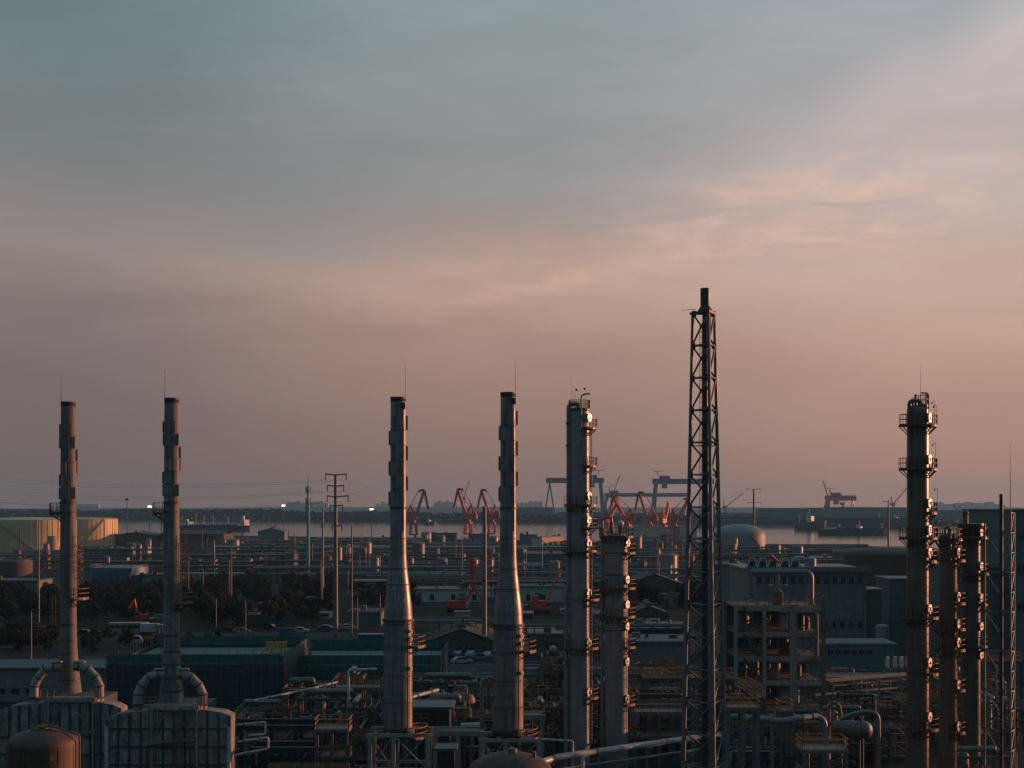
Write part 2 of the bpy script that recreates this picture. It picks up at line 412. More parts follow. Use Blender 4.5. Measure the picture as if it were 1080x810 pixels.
def make_haze():
    m = bpy.data.materials.new('haze'); m.use_nodes = True; t = m.node_tree; t.nodes.remove(t.nodes['Principled BSDF'])
    v = t.nodes.new('ShaderNodeVolumePrincipled'); v.inputs['Color'].default_value = (.25,.54,.80,1); v.inputs['Density'].default_value = HAZE
    v.inputs['Anisotropy'].default_value = .15
    t.links.new(v.outputs[0], t.nodes['Material Output'].inputs['Volume'])
    o = MB().box(-7200,7200,-420,9000,-5,160).build('haze', m); o['kind'] = 'stuff'
    tag(o, 'thin bluish evening haze over the whole plant and river', 'haze')
make_haze()

# ------------------------------------------------------------------ terrain
def near_shore(x): return max(960, min(1800, 1090 + (300-x)*.678))
def far_shore(x): return max(1900, min(3420, 3265 - .54*(x+1190)))
def make_ground():
    xs = [-7000,-4000,-2500] + list(range(-1800, 1801, 120)) + [2500,4000,7000]
    rows = [lambda x: -400, lambda x: 120, lambda x: 500, lambda x: near_shore(x)-3, near_shore, lambda x: near_shore(x)+1.5, lambda x: far_shore(x)-1.5, far_shore, lambda x: 5200, lambda x: 8900]
    zs = [0,0,0,0,0,-4,-4,0,0,0]
    vs = [(x, r(x), z) for r, z in zip(rows, zs) for x in xs]; n = len(xs)
    mb = MB(); mb.add(vs, [(j*n+i, j*n+i+1, (j+1)*n+i+1, (j+1)*n+i) for j in range(len(rows)-1) for i in range(n-1)])
    tag(mb.build('ground', M['ground']), 'dark bare ground of the plant and both river banks', 'ground', kind='structure')
    mb = MB()
    mb.add([(-7000,900,-1.2),(7000,900,-1.2),(7000,3600,-1.2),(-7000,3600,-1.2)], [(0,1,2,3)])
    tag(mb.build('river', M['water']), 'wide calm river reflecting the evening sky', 'river', kind='structure')
    for nm, x0, x1, y0, y1, m, z in (('paving', -160, 160, 110, 272, 'paving', .004), ('road', -220, 240, 276, 291, 'asphalt', .006), ('side_road', -260, 300, 352, 364, 'asphalt', .006), ('grass_verge', -260, 60, 364.5, 455, 'verge', .005)):
        mb = MB(); mb.add([(x0,y0,z),(x1,y0,z),(x1,y1,z),(x0,y1,z)], [(0,1,2,3)])
        o = mb.build(nm, M[m]); o['kind'] = 'structure'
    kb = MB(); kb.box(-220,240,291.1,291.4,0,.13); kb.box(-220,240,275.5,275.8,0,.13); kb.build('kerb', M['kerb'])['kind'] = 'structure'
    ln = MB()
    for i in range(60): ln.box(-220+i*7.5, -217+i*7.5, 283.4, 283.6, .008, .012)
    ln.build('road_marking', M['line_white'])['kind'] = 'structure'
    quay = MB()
    xs2 = list(range(-400, 330, 40))
    for a, b in zip(xs2, xs2[1:]):
        quay.slab([(a, near_shore(a)-9), (b, near_shore(b)-9), (b, near_shore(b)+2.5), (a, near_shore(a)+2.5)], -3.5, 1.1)
    quay.build('quay_pavement', M['concrete_dark'])['kind'] = 'structure'
    # far hills
    for nm, Y, amp, base, sd, x0, x1 in (('hill', 6600, 6, 22, 3, -5200, 2500), ('hill', 7800, 24, 26, 9, 600, 5200)):
        mb = MB(); rnd = random.Random(sd); ph = [rnd.uniform(0, 6.28) for _ in range(5)]; vs = []; xs3 = list(range(x0, x1+1, 60))
        for x in xs3:
            h = base + amp*(.5*math.sin(x/900+ph[0]) + .3*math.sin(x/370+ph[1]) + .15*math.sin(x/140+ph[2]) + .07*math.sin(x/66+ph[3]))
            h *= min(1, (x-x0)/500, (x1-x)/500)
            vs += [(x, Y-500, -1), (x, Y-160, max(0,h)*.7), (x, Y, max(0, h)), (x, Y+500, -1)]
        mb.add(vs, [(4*i+k, 4*i+4+k, 4*i+5+k, 4*i+1+k) for i in range(len(xs3)-1) for k in range(3)], True)
        o = mb.build(nm, M['leaf_far']); o['kind'] = 'structure'
make_ground()
# ------------------------------------------------------------------ chimneys on the furnaces
def vz(z): return Vector((0, 0, z))
def chimney(label, px, Y, prof, paint, strake_z, step, rings, rod_side, rod_top, nseg_r):
    """prof: (half width in photo px, row) pairs from the bottom up"""
    s = Y/F; x = X(px, Y); base = Vector((x, Y, Zp(prof[0][1], Y)))
    t = thing('chimney', label, 'chimney', base, 'furnace chimneys')
    c = Vector((x, Y, 0)); pr = [(r*s, Zp(py, Y)) for r, py in prof]
    mb = MB()
    mb.lathe(c, pr, 40, cap=False)
    zt = pr[-1][1]; rt = pr[-1][0]
    mb.lathe(c, [(rt*.94, zt), (rt*.94, zt-3)], 40, cap=False)
    mb.lathe(c, [(.001, zt-2.9), (rt*.94, zt-2.9)], 24, cap=False)
    sh = mb.build('shell', M[paint], t)
    def rad(z):
        for (r0, z0), (r1, z1) in zip(pr, pr[1:]):
            if z0 <= z <= z1: return r0 + (r1-r0)*(z-z0)/(z1-z0)
        return pr[-1][0]
    zq = pr[0][1]+2.4
    while zq < zt-1:
        MB().hoop(c, rad(zq)-.02, rad(zq)+.016, zq-.02, zq+.02, 36).build('weld_seam', M['ring_dark'], t); zq += 2.45
    for py, w, h, m in rings:
        z = Zp(py, Y); r = rad(z)
        MB().hoop(c, r-.02, r+w, z-h/2, z+h/2, 40).build('stiffening_ring', M[m], t)
    MB().hoop(c, rt-.03, rt+.05, zt-.18, zt+.02, 40).build('rim', M['ring_dark'], t)
    MB().hoop(c, rad(zt-.6)-.02, rad(zt-.9)+.012, zt-.5, zt-.19, 40).build('soot_band', M['soot'], t)
    zz0 = pr[0][1]+1; MB().ladder(c.x+(rad(zt-2)+.3)*.5, c.y-(rad(zt-2)+.3)*.87, Zp(532,Y), zt-.5, R_(-60), .42, False, .45, .035).build('ladder', M['steel_grey'], t)
    z = strake_z[0]; k = 0
    while z > strake_z[1]:
        h = nseg_r
        for j in range(3):
            a = R_(step*k + 120*j + (0 if step == 60 else 182)); r = rad(z-h/2); d = Vector((math.cos(a), math.sin(a), 0))
            mb = MB(); e = Vector((-d.y, d.x, 0))*.02
            a0 = c+d*(r-.05); a1 = c+d*(r+.2)
            mb.add([a0-e+vz(z-h+.05), a1-e+vz(z-h+.05), a1-e+vz(z-.05), a0-e+vz(z-.05), a0+e+vz(z-h+.05), a1+e+vz(z-h+.05), a1+e+vz(z-.05), a0+e+vz(z-.05)],
                   [(0,1,2,3),(7,6,5,4),(0,4,5,1),(1,5,6,2),(2,6,7,3),(3,7,4,0)])
            mb.build('strake', M[paint], t)
        MB().hoop(c, rad(z-h)-.02, rad(z-h)+.025, z-h-.03, z-h+.03, 36).build('seam_ring', M['ring_dark'], t)
        z -= h; k += 1
    rx = x + rod_side*rt*.95
    MB().tube((rx, Y-.1, zt-1.6), (rx, Y-.1, zt), .035, .03, 6).tube((rx, Y-.1, zt), (rx, Y-.1, Zp(rod_top, Y)), .028, .012, 6).build('lightning_rod', M['steel_black'], t)
    return t, c, rad
def platform(t, c, z, R, a0, a1, w=1.0, deck='steel_black', rail='rail_rust', h=1.1, nm='platform'):
    """a railed ring-sector walkway on a round shell; angles in degrees, 0 = east, -90 = towards the camera"""
    n = max(4, int(abs(a1-a0)/12)); mb = MB(); full = abs(a1-a0) >= 359
    for i in range(n):
        q = []
        for k in (0, 1):
            a = R_(a0+(a1-a0)*(i+k)/n); q.append((math.cos(a), math.sin(a)))
        poly = [(c.x+q[0][0]*(R-.02), c.y+q[0][1]*(R-.02)), (c.x+q[0][0]*(R+w), c.y+q[0][1]*(R+w)), (c.x+q[1][0]*(R+w), c.y+q[1][1]*(R+w)), (c.x+q[1][0]*(R-.02), c.y+q[1][1]*(R-.02))]
        mb.slab(poly, z-.14, z)
    for i in range(0, n+1, 2):
        a = R_(a0+(a1-a0)*i/n); d = Vector((math.cos(a), math.sin(a), 0))
        mb.bar(c+d*(R-.02)+vz(z-.9), c+d*(R+w*.9)+vz(z-.12), .08)
    p = mb.build(nm, M[deck], t)
    pts = []
    for i in range(n+1):
        a = R_(a0+(a1-a0)*i/n); pts.append(c+Vector((math.cos(a), math.sin(a), 0))*(R+w-.05)+vz(z))
    if not full:
        a = R_(a0); pts.insert(0, c+Vector((math.cos(a), math.sin(a), 0))*(R+.05)+vz(z))
        a = R_(a1); pts.append(c+Vector((math.cos(a), math.sin(a), 0))*(R+.05)+vz(z))
    MB().rail(pts, h, .05, 1.0).build('railing', M[rail], p)
    return p
def manway(t, c, z, R, ang, r=.49, out=.2):
    d = Vector((math.cos(R_(ang)), math.sin(R_(ang)), 0))
    a = c+d*(R-.1)+vz(z); b = c+d*(R+out)+vz(z)
    m = MB().tube(a, b, r*.72, n=16).tube(b-d*.16, b-d*.09, r, n=18).build('manway', M['cladding_dark'], t)
    mb = MB(); mb.tube(b-d*.085, b+d*.03, r, n=18); mb.bar(b+d*.07-vz(.13), b+d*.07+vz(.13), .06)
    mb.build('cover', M['flange'], m)

STK1 = [(13.6,730),(11.6,712),(10.4,700),(9.2,684),(8.6,668),(8.4,640),(8.2,560),(7.9,500),(7.3,424)]
def left_chimney(label, px, Y, dy, rod_top):
    pr = [(r, py+dy) for r, py in STK1]; pr[-1] = (7.4, 424 if dy == 0 else 420)
    rg = [(658+dy,.06,.14,'ring_dark'),(675+dy,.05,.12,'ring_dark'),(688+dy,.05,.12,'ring_dark'),(702+dy,.05,.12,'ring_dark'),(716+dy,.05,.12,'ring_dark'),(586+dy,.05,.1,'ring_dark'),(530,.09,.22,'ring_dark'),(540,.06,.12,'ring_dark')]
    t, c, rad = chimney(label, px, Y, pr, 'stack_left', (Zp(447+(dy > 0)*-3,Y), Zp(515,Y)), 30, rg, -1, rod_top, 13.3*Y/F)
    za, zb = Zp(541,Y), Zp(631+dy*.4,Y)
    platform(t, c, za, rad(za), 120, 215, 1.15)
    platform(t, c, zb, rad(zb), -58, 25, 1.35, rail='rail_orange')
    r = rad(zb)
    MB().ladder(c.x+(r+.2)*.94, c.y-(r+.2)*.34, zb, Zp(572,Y), R_(-20)).build('ladder', M['rail_rust'], t)
    MB().ladder(c.x-(r+.25), c.y, Zp(680+dy,Y), Zp(634+dy,Y), R_(180)).build('ladder', M['rail_rust'], t)
    MB().ladder(c.x-(r+.2), c.y+.3, Zp(570,Y), za, R_(170), cage=False).build('ladder', M['steel_grey'], t)
    return t
left_chimney('first grey chimney from the left edge with flared foot between two arched ducts', 72, 154, 0, 398)
left_chimney('second grey chimney from the left edge, rising from the panelled furnace beside the green netting', 181, 148, 12, 390)
STK3 = [(15.4,768),(15.4,656),(14.4,640),(11.9,618),(9.7,600),(8.8,585),(8.5,560),(8.3,500),(8.0,419)]
def mid_chimney(label, px, Y, pr, band, rod_top, top):
    w = pr[0][0]
    rg = [(band,.14,.3,'ring_dark'),(band+3.5,.06,.12,'ring_dark'),(band+28,.05,.1,'ring_dark'),(band+58,.05,.1,'ring_dark'),(band+86,.05,.1,'ring_dark'),(band-38,.05,.1,'ring_dark'),(536,.08,.22,'ring_dark'),(568,.05,.1,'ring_dark'),(600,.05,.1,'ring_dark'),(pr[0][1],.16,.34,'ring_dark')]
    t, c, rad = chimney(label, px, Y, pr, 'stack_paint', (Zp(top+19,Y), Zp(528,Y)), 60, rg, 1, rod_top, 16.0*Y/F)
    s = Y/F; z0 = pr[0][1]
    MB().lathe(c, [(w*s*.95, Zp(z0+9,Y)), (w*s*.95, Zp(z0,Y))], 36).build('skirt', M['ring_dark'], t)
    for i in range(16):
        a = 2*math.pi*i/16; d = Vector((math.cos(a), math.sin(a), 0)); MB().bar(c+d*(w*s*1.02)+vz(Zp(z0+9,Y)), c+d*(w*s*1.02)+vz(Zp(z0,Y)), .12, .1).build('skirt_rib', M['ring_dark'], t)
    zb = Zp(band+27,Y); platform(t, c, zb, rad(zb), -40, 35, 1.4, rail='rail_orange')
    zc = Zp(z0+8,Y); platform(t, c, zc, rad(zc+2), -50, 40, 1.6, rail='rail_orange')
    R = rad(zb)
    for q in (band+11, band+19, band+50): manway(t, c, Zp(q,Y), R, -38, .22, .28)
    MB().ladder(c.x+(R+.25)*.93, c.y-(R+.25)*.36, zb+.05, Zp(band-1,Y), R_(-21)).build('ladder', M['rail_rust'], t)
    MB().ladder(c.x+(R+.25)*.8, c.y-(R+.25)*.6, zc, zb, R_(-36), cage=False).build('ladder', M['rail_rust'], t)
    zt = Zp(top,Y)
    MB().tube((c.x+.62, c.y-.62, zt-1.1), (c.x+.62, c.y-.62, Zp(560,Y)), .05, n=6).build('cable_conduit', M['pipe_rust'], t)
    MB().box(c.x+.45,c.x+.8,c.y-.95,c.y-.62,zt-1.3,zt-.6).build('sampling_box', M['steel_black'], t)
mid_chimney('tall tapered grey chimney standing on the cross-braced steel legs', 420, 150, STK3, 654, 385, 419)
mid_chimney('tallest tapered grey chimney, next to the gantry crane and the dark domed vessel', 536, 148, [(15.8,770),(15.8,661),(14.6,642),(12.0,622),(9.9,604),(9.0,590),(8.6,565),(8.3,500),(8.0,414)], 659, 378, 414)

# ------------------------------------------------------------------ furnaces under the left chimneys
def furnace(label, pxc, Y, dy, xl, xr):
    """pxc: chimney centre; the panelled front stands at distance Y"""
    s = Y/F; cx = X(pxc, Y); t = thing('furnace', label, 'furnace', (cx, Y, 0), 'panelled furnaces')
    zz = lambda py: Zp(py+dy, Y)
    L, Rr = cx+xl*s, cx+xr*s; D = 2.4
    poly = [(L,.0),(Rr,.0),(Rr,zz(747.5)),(Rr-8*s,zz(743.5)),(cx+31.1*s,zz(740.5)),(cx+31*s,zz(737)),(cx-24*s,zz(737)),(cx-24.1*s,zz(741)),(L+14*s,zz(744.5)),(L,zz(750))]
    MB().prism(poly, Y, Y+D).build('casing', M['furnace'], t)
    MB().box(cx-23*s,cx+31*s,Y+D+.003,Y+7.5,0,zz(739)).build('convection_box', M['furnace_rib'], t)
    top = lambda x: next(z0+(z1-z0)*(x-x0)/(x1-x0+1e-9) for (x0,z0),(x1,z1) in zip(sorted(poly[2:]), sorted(poly[2:])[1:]) if x0-1e-6 <= x <= x1+1e-6)
    n = int((Rr-L)/1.06)
    for i in range(n+1):
        x = L+.1+(Rr-L-.2)*i/n
        MB().bar((x, Y-.07, 0), (x, Y-.07, top(min(max(x,L),Rr))-.05), .13, .16).build('panel_rib', M['furnace_rib'], t)
    for k in range(6):
        z = .9+k*1.85
        if z < zz(757)-.3: MB().bar((L, Y-.06, z), (Rr, Y-.06, z), .12, .13).build('girt', M['furnace_rib'], t)
    for x, w in ((cx-20*s, .34), (cx+27*s, .34)):
        MB().bar((x, Y-.26, 0), (x, Y-.26, zz(739)), w, .22).build('buckstay', M['concrete'], t)
    for x, m in ((L+.12, 'galv'), (Rr-.1, 'rust_tank')):
        MB().bar((x, Y-.24, 0), (x, Y-.24, zz(757)-.1), .42, .3).build('corner_post', M['pipe_white'], t)
    MB().bar((cx-22*s, Y-.25, zz(738)), (cx+30*s, Y-.25, zz(738)), .3, .45).build('header_beam', M['concrete'], t)
    MB().bar((cx-20*s, Y-.22, zz(775)), (cx+27*s, Y-.22, zz(772)), .16, .2).build('header_beam', M['duct'], t)
    for a, b in (((cx+3*s, zz(740)), (cx+25*s, zz(772))), ((cx-18*s, zz(768)), (cx-6*s, zz(742)))):
        MB().bar((a[0], Y-.2, a[1]), (b[0], Y-.2, b[1]), .12, .1).build('diagonal_brace', M['duct'], t)
    # platforms with orange rails on the roof
    for x0, x1 in ((cx-30*s, cx-16*s), (cx+14*s, cx+32*s)):
        p = MB().box(x0, x1, Y+.2, Y+1.6, zz(738)+.02, zz(738)+.12).build('roof_walkway', M['steel_grey'], t)
        MB().rail([(x0,Y+.25,zz(738)+.12),(x1,Y+.25,zz(738)+.12)], .9, .05, .8).build('railing', M['rail_orange'], p)
    rnd = random.Random(int(pxc))
    for k in range(5 if pxc > 100 else 3):
        x = L+1.2+(Rr-L-2.4)*rnd.random(); z = rnd.uniform(.8,6.5)
        h_ = MB().box(x-.36,x+.36,Y-.2,Y-.02,z,z+.75).build('inspection_hatch', M['steel_grey' if k % 2 else 'pipe_rust'], t)
        MB().box(x-.05,x+.05,Y-.27,Y-.2,z+.3,z+.42).build('handle', M['steel_black'], h_)
    for k in range(3):
        z = rnd.uniform(2,8.5); xa = L+.3+(Rr-L)*rnd.uniform(0,.4); xb = xa+rnd.uniform(3,6)
        MB().path([(xa,Y-.5,z-2.5),(xa,Y-.5,z),(min(xb,Rr-.2),Y-.5,z),(min(xb,Rr-.2),Y-.5,z-rnd.uniform(1,4))], rnd.choice((.06,.09,.12)), 8).build('pipe', M[rnd.choice(('pipe_rust','steel_grey','furnace_rib'))], t)
    if pxc > 100: MB().ladder(cx+8*s, Y-.35, 0, zz(741), R_(-90)).build('ladder', M['rail_rust'], t)
    else: MB().ladder(cx-30*s, Y-.35, 0, zz(746), R_(-90), cage=False).build('ladder', M['rail_rust'], t)
    # arched ducts either side of the chimney
    for sg, xo, ytop in ((-1, -36, 703), (1, 33, 703)):
        yc = Y+1.3; s2 = yc/F; zt = Zp(ytop+dy, yc); r = .47; x0 = X(pxc, yc); xo2 = x0 + xo*s2
        q = [Vector((xo2, yc, zz(740)-1)), Vector((xo2, yc, zt-2.1)), Vector((xo2-sg*.45, yc, zt-1.15)), Vector((xo2-sg*1.25, yc, zt-.3)), Vector((xo2-sg*2.2, yc, zt)), Vector((x0+sg*.6, yc, zt))]
        mb = MB()
        for a, b in zip(q, q[1:]): mb.tube(a, b, r, n=16, cap=False)
        for p in q[1:-1]: mb.ball(p, r*1.0, 14, 8)
        d = mb.build('arched_duct', M['duct'], t)
        for i, p in enumerate(q[1:-1]):
            dr = (q[i+2]-q[i]).normalized(); MB().tube(p-dr*.06, p+dr*.06, r+.07, n=16).build('duct_flange', M['furnace_rib'], d)
        MB().tube(Vector((xo2,yc,zz(740)+.2)), Vector((xo2,yc,zz(740)+.36)), r+.1, n=16).build('duct_flange', M['furnace_rib'], d)
        MB().cbox((x0+sg*1.25, yc, zt+.52), 1.1, .8, .14).build('duct_lid', M['duct'], d)
    return t
furnace('panelled grey furnace of the first chimney from the left, partly behind the rusty domed tank', 72, 150, 0, -74, 56)
furnace('panelled grey furnace of the second chimney from the left, with bright corner posts', 181, 144, 8, -69, 62)

# rusty domed tank by the first furnace
def rusty_tank():
    Y = 125; s = Y/F; c = Vector((X(46,Y), Y, 0)); r = 36.5*s
    t = thing('domed_tank', 'rusty brown domed tank with top nozzle in front of the first furnace', 'tank', c)
    zs = Zp(783,Y)
    MB().lathe(c, [(r,0),(r,zs)], 48).build('shell', M['rust_tank'], t)
    MB().dome(c+vz(zs), r, 1.25, 48, 8).build('dome_roof', M['rust_tank'], t)
    MB().tube(c+vz(zs+1.1), c+vz(zs+1.45), .4, n=16).tube(c+vz(zs+1.45), c+vz(zs+1.52), .55, n=16).build('top_nozzle', M['pipe_rust'], t)
    for k in range(4): MB().hoop(c, r-.02, r+.03, zs-1-k*2, zs-.94-k*2, 48).build('seam_ring', M['rust_tank'], t)
    MB().rail([c+Vector((-.9,-.6,zs+1.15)), c+Vector((.9,-.6,zs+1.15))], .5, .04, .6).build('railing', M['rail_rust'], t)
    for k in range(12):
        a = 2*math.pi*(k+.4)/12; d = Vector((math.cos(a), math.sin(a), 0)); MB().bar(c+d*(r+.0), c+d*(r+.0)+vz(zs-.1), .05, .04).build('plate_seam', M['rust_tank'], t)
    MB().ladder(c.x-r*.8, c.y-r*.66, 0, zs+.6, R_(-140), .45, False, .4, .05).build('ladder', M['rail_rust'], t)
    for a_, z_ in ((-60,.9),(-105,2.4)):
        d = Vector((math.cos(R_(a_)), math.sin(R_(a_)), 0)); MB().tube(c+d*(r-.1)+vz(zs-z_), c+d*(r+.35)+vz(zs-z_), .14, n=10).tube(c+d*(r+.28)+vz(zs-z_), c+d*(r+.36)+vz(zs-z_), .24, n=12).build('nozzle', M['pipe_rust'], t)
    MB().path([c+Vector((r+.25,-.4,0)), c+Vector((r+.25,-.4,zs+.7)), c+Vector((.5,-.2,zs+1.6)), c+Vector((.3,-.1,zs+1.3))], .09, 8).build('vent_pipe', M['pipe_rust'], t)
rusty_tank()
def dark_dome():
    Y = 118; s = Y/F; c = Vector((X(538,Y), Y, 0)); r = 45*s
    t = thing('domed_vessel', 'dark brown domed vessel under the tallest tapered chimney', 'tank', c)
    zs = Zp(815,Y)
    MB().lathe(c, [(r,0),(r,zs)], 48).build('shell', M['rust_tank'], t)
    MB().dome(c+vz(zs), r, 22*s, 48, 8).build('dome_roof', M['rust_tank'], t)
    MB().tube(c+Vector((2.0,-.5,zs+.9)), c+Vector((2.0,-.5,zs+1.9)), .18, n=10).build('vent_pipe', M['pipe_rust'], t)
    MB().tube(c+Vector((.2,0,zs+1.6)), c+Vector((.2,0,zs+2.05)), .4, n=14).build('top_nozzle', M['steel_grey'], t)
dark_dome()

# ------------------------------------------------------------------ distillation columns
def column(label, px, Y, rpx, top, plats, mans, paint, flare=None, z_bot=0.0, bands=()):
    s = Y/F; c = Vector((X(px,Y), Y, 0)); R = rpx*s; zt = Zp(top,Y)
    t = thing('distillation_column', label, 'column', c, 'distillation columns')
    MB().lathe(c, [(R,0),(R,zt)], 44, cap=False).build('shell', M[paint], t)
    MB().dome(c+vz(zt), R, R*.45, 44).build('top_dome', M[paint], t)
    for b in bands: MB().hoop(c, R-.02, R+.06, Zp(b,Y)-.07, Zp(b,Y)+.07, 40).build('stiffening_ring', M['ring_dark'], t)
    for py, a0, a1, w in plats: platform(t, c, Zp(py,Y), R, a0, a1, w)
    for py, a in mans: manway(t, c, Zp(py,Y), R, a)
    return t, c, R, zt
pl = lambda y, a0=-75, a1=75, w=.95: (y, a0, a1, w)
def col_five():
    Y = 165; s = Y/F
    t, c, R, zt = column('tall pale metal column with a fat pipe down its side, right of the tallest chimney', 611, Y, 10.6, 434,
        [pl(452,-70,60),pl(492,-70,60),pl(533,-150,70),pl(557,-80,70),pl(581,-170,60),pl(632,-70,70,1.2),pl(683,-150,60,1.1),pl(735,-70,60,1.1)],
        [(441,-32),(523,-32),(549,-35),(573,-35),(625,-35),(677,-35),(729,-35)], 'cladding', bands=(533,581,632))
    x0 = X(599.5,Y)
    MB().path([(c.x-.1,Y-.3,zt+.2),(c.x-.1,Y-.3,zt+.85),(x0,Y-.3,zt+.85),(x0,Y-.3,Zp(618,Y)),(x0-.25,Y-.3,Zp(626,Y)),(x0-.25,Y-.3,2)], .25, 12, .5).build('overhead_pipe', M['cladding'], t)
    for py in (447, 470, 533, 581): MB().tube((x0,Y-.3,Zp(py,Y)-.1),(x0,Y-.3,Zp(py,Y)+.1), .36, n=14).build('pipe_flange', M['ring_dark'], t)
    MB().path([(c.x+.15,Y-1.25,Zp(455,Y)),(c.x+.15,Y-1.25,Zp(417,Y)),(c.x+1.2,Y-1.25,Zp(416,Y))], .1, 8, .9).build('vent_gooseneck', M['galv'], t)
    p = platform(t, c, Zp(432,Y), .2, 0, 360, R-.1)
    MB().tube((X(603,Y),Y,zt),(X(603,Y),Y,Zp(398,Y)), .03, .012, 6).build('lightning_rod', M['steel_black'], t)
    for q, h in ((606.5,411),(618,410)):
        x = X(q,Y); d = .12*(1 if q < 610 else -1)*6
        m = MB().path([(x,Y,zt+.3),(x,Y,Zp(h-1,Y)),(x+d*.2,Y,Zp(h-1,Y))], .025, 6, .1).build('light_post', M['steel_grey'], t)
        MB().ball((x+d*.25,Y,Zp(h+.2,Y)), .13).build('lamp_shade', M['steel_black'], m)
    R2 = R+.25
    for a, b in ((492,452),(533,492),(581,557),(632,581),(683,632),(735,683),(785,735)):
        MB().ladder(c.x+R2*.95, c.y-R2*.3, Zp(a,Y), Zp(b,Y), R_(-18), cage=(a > 600)).build('ladder', M['steel_grey'], t)
    MB().tube((X(624,Y),Y-.6,Zp(452,Y)),(X(624,Y),Y-.6,Zp(786,Y)), .05, n=6).build('drain_pipe', M['galv'], t)
    MB().path([(c.x+R*.6,Y-R*.8,Zp(557,Y)),(X(628,Y),Y-1.5,Zp(557,Y)),(X(634,Y),Y-1.5,Zp(556,Y))], .12, 8).build('side_pipe', M['galv'], t)
col_five()
def col_six():
    Y = 170
    t, c, R, zt = column('shorter thick column with a wide platform crown, beside the tall pale column', 650, Y, 12.2, 567,
        [pl(583,-60,60),pl(620,-160,60),pl(650,-160,70),pl(682,-60,60),pl(742,-60,60)], [(572,-32),(611,-35),(637,-35),(660,-35),(697,-35),(736,-35)], 'cladding', bands=(583,606,620,650,664))
    platform(t, c, Zp(566,Y), R, 0, 360, .7)
    mb = MB().tube((c.x-.6,Y,zt+.5),(c.x-.6,Y,zt+1.9),.25,n=12).tube((c.x+.5,Y-.2,zt+.4),(c.x+.5,Y-.2,zt+1.5),.3,n=12)
    mb.build('top_nozzle', M['pipe_rust'], t)
    MB().ball((c.x+.5,Y-.3,zt+1.7), .4).build('relief_valve', M['pipe_white'], t)
    MB().path([(c.x-.6,Y,zt+1.9),(c.x-.6,Y,zt+2.4),(c.x-1.7,Y,zt+2.4),(c.x-1.7,Y,2)], .17, 10).build('overhead_pipe', M['cladding'], t)
    for a, b in ((620,583),(650,620),(682,650),(742,682),(785,742)):
        MB().ladder(c.x+(R+.3)*.97, c.y-(R+.3)*.2, Zp(a,Y), Zp(b,Y), R_(-12)).build('ladder', M['steel_grey'], t)
col_six()
def col_seven():
    Y = 140; s = Y/F
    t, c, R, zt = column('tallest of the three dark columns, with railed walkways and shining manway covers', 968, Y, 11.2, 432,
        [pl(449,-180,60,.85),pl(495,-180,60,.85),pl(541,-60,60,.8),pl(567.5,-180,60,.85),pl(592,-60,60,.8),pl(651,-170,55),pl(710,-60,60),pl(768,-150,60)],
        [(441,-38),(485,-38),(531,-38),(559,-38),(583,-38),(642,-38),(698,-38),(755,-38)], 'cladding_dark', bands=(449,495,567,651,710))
    xl = X(957.6,Y)
    MB().path([(c.x+.15,Y-.5,zt+.1),(c.x+.15,Y-.5,zt+.85),(xl,Y-.5,zt+.85),(xl,Y-.5,zt-9)], .2, 10, .4).build('overhead_pipe', M['cladding_dark'], t)
    platform(t, c, Zp(428,Y), .3, -60, 70, R-.3)
    MB().path([(X(977,Y),Y-.8,Zp(445,Y)),(X(977,Y),Y-.8,Zp(415,Y)),(X(969,Y),Y-.8,Zp(415,Y))], .07, 8, .8).build('vent_gooseneck', M['galv'], t)
    MB().tube((X(971,Y),Y,zt),(X(971,Y),Y,Zp(386,Y)), .03, .012, 6).build('lightning_rod', M['steel_black'], t)
    for q, z0, h in ((983,449,424),(985,449,428),(984,495,468),(986,541,515)):
        x = X(q,Y)
        m = MB().path([(x,Y-.9,Zp(z0,Y)),(x,Y-.9,Zp(h,Y)),(x-.25,Y-.9,Zp(h,Y)),(x-.3,Y-.9,Zp(h+1.5,Y))], .025, 6, .1).build('light_post', M['steel_grey'], t)
        MB().ball((x-.3,Y-.9,Zp(h+2,Y)), .09).build('lamp_shade', M['steel_black'], m)
    mb = MB().tube((X(965,Y),Y-.2,zt+.3),(X(965,Y),Y-.2,zt+1.5),.13,n=8).tube((X(962,Y),Y-.2,zt+.3),(X(962,Y),Y-.2,zt+1.1),.1,n=8)
    mb.build('top_nozzle', M['pipe_rust'], t)
    R2 = R+.22
    for a, b in ((495,449),(541,495),(592,567),(651,592),(710,651),(768,710),(830,768)):
        MB().ladder(c.x+R2*.2, c.y-R2*.98, Zp(a,Y), Zp(b,Y), R_(-78), cage=(a > 600)).build('ladder', M['rail_rust'], t)
    MB().tube((c.x+R+.08,Y+.35,Zp(449,Y)),(c.x+R+.08,Y+.35,Zp(820,Y)), .06, n=8).build('drain_pipe', M['galv'], t)
col_seven()
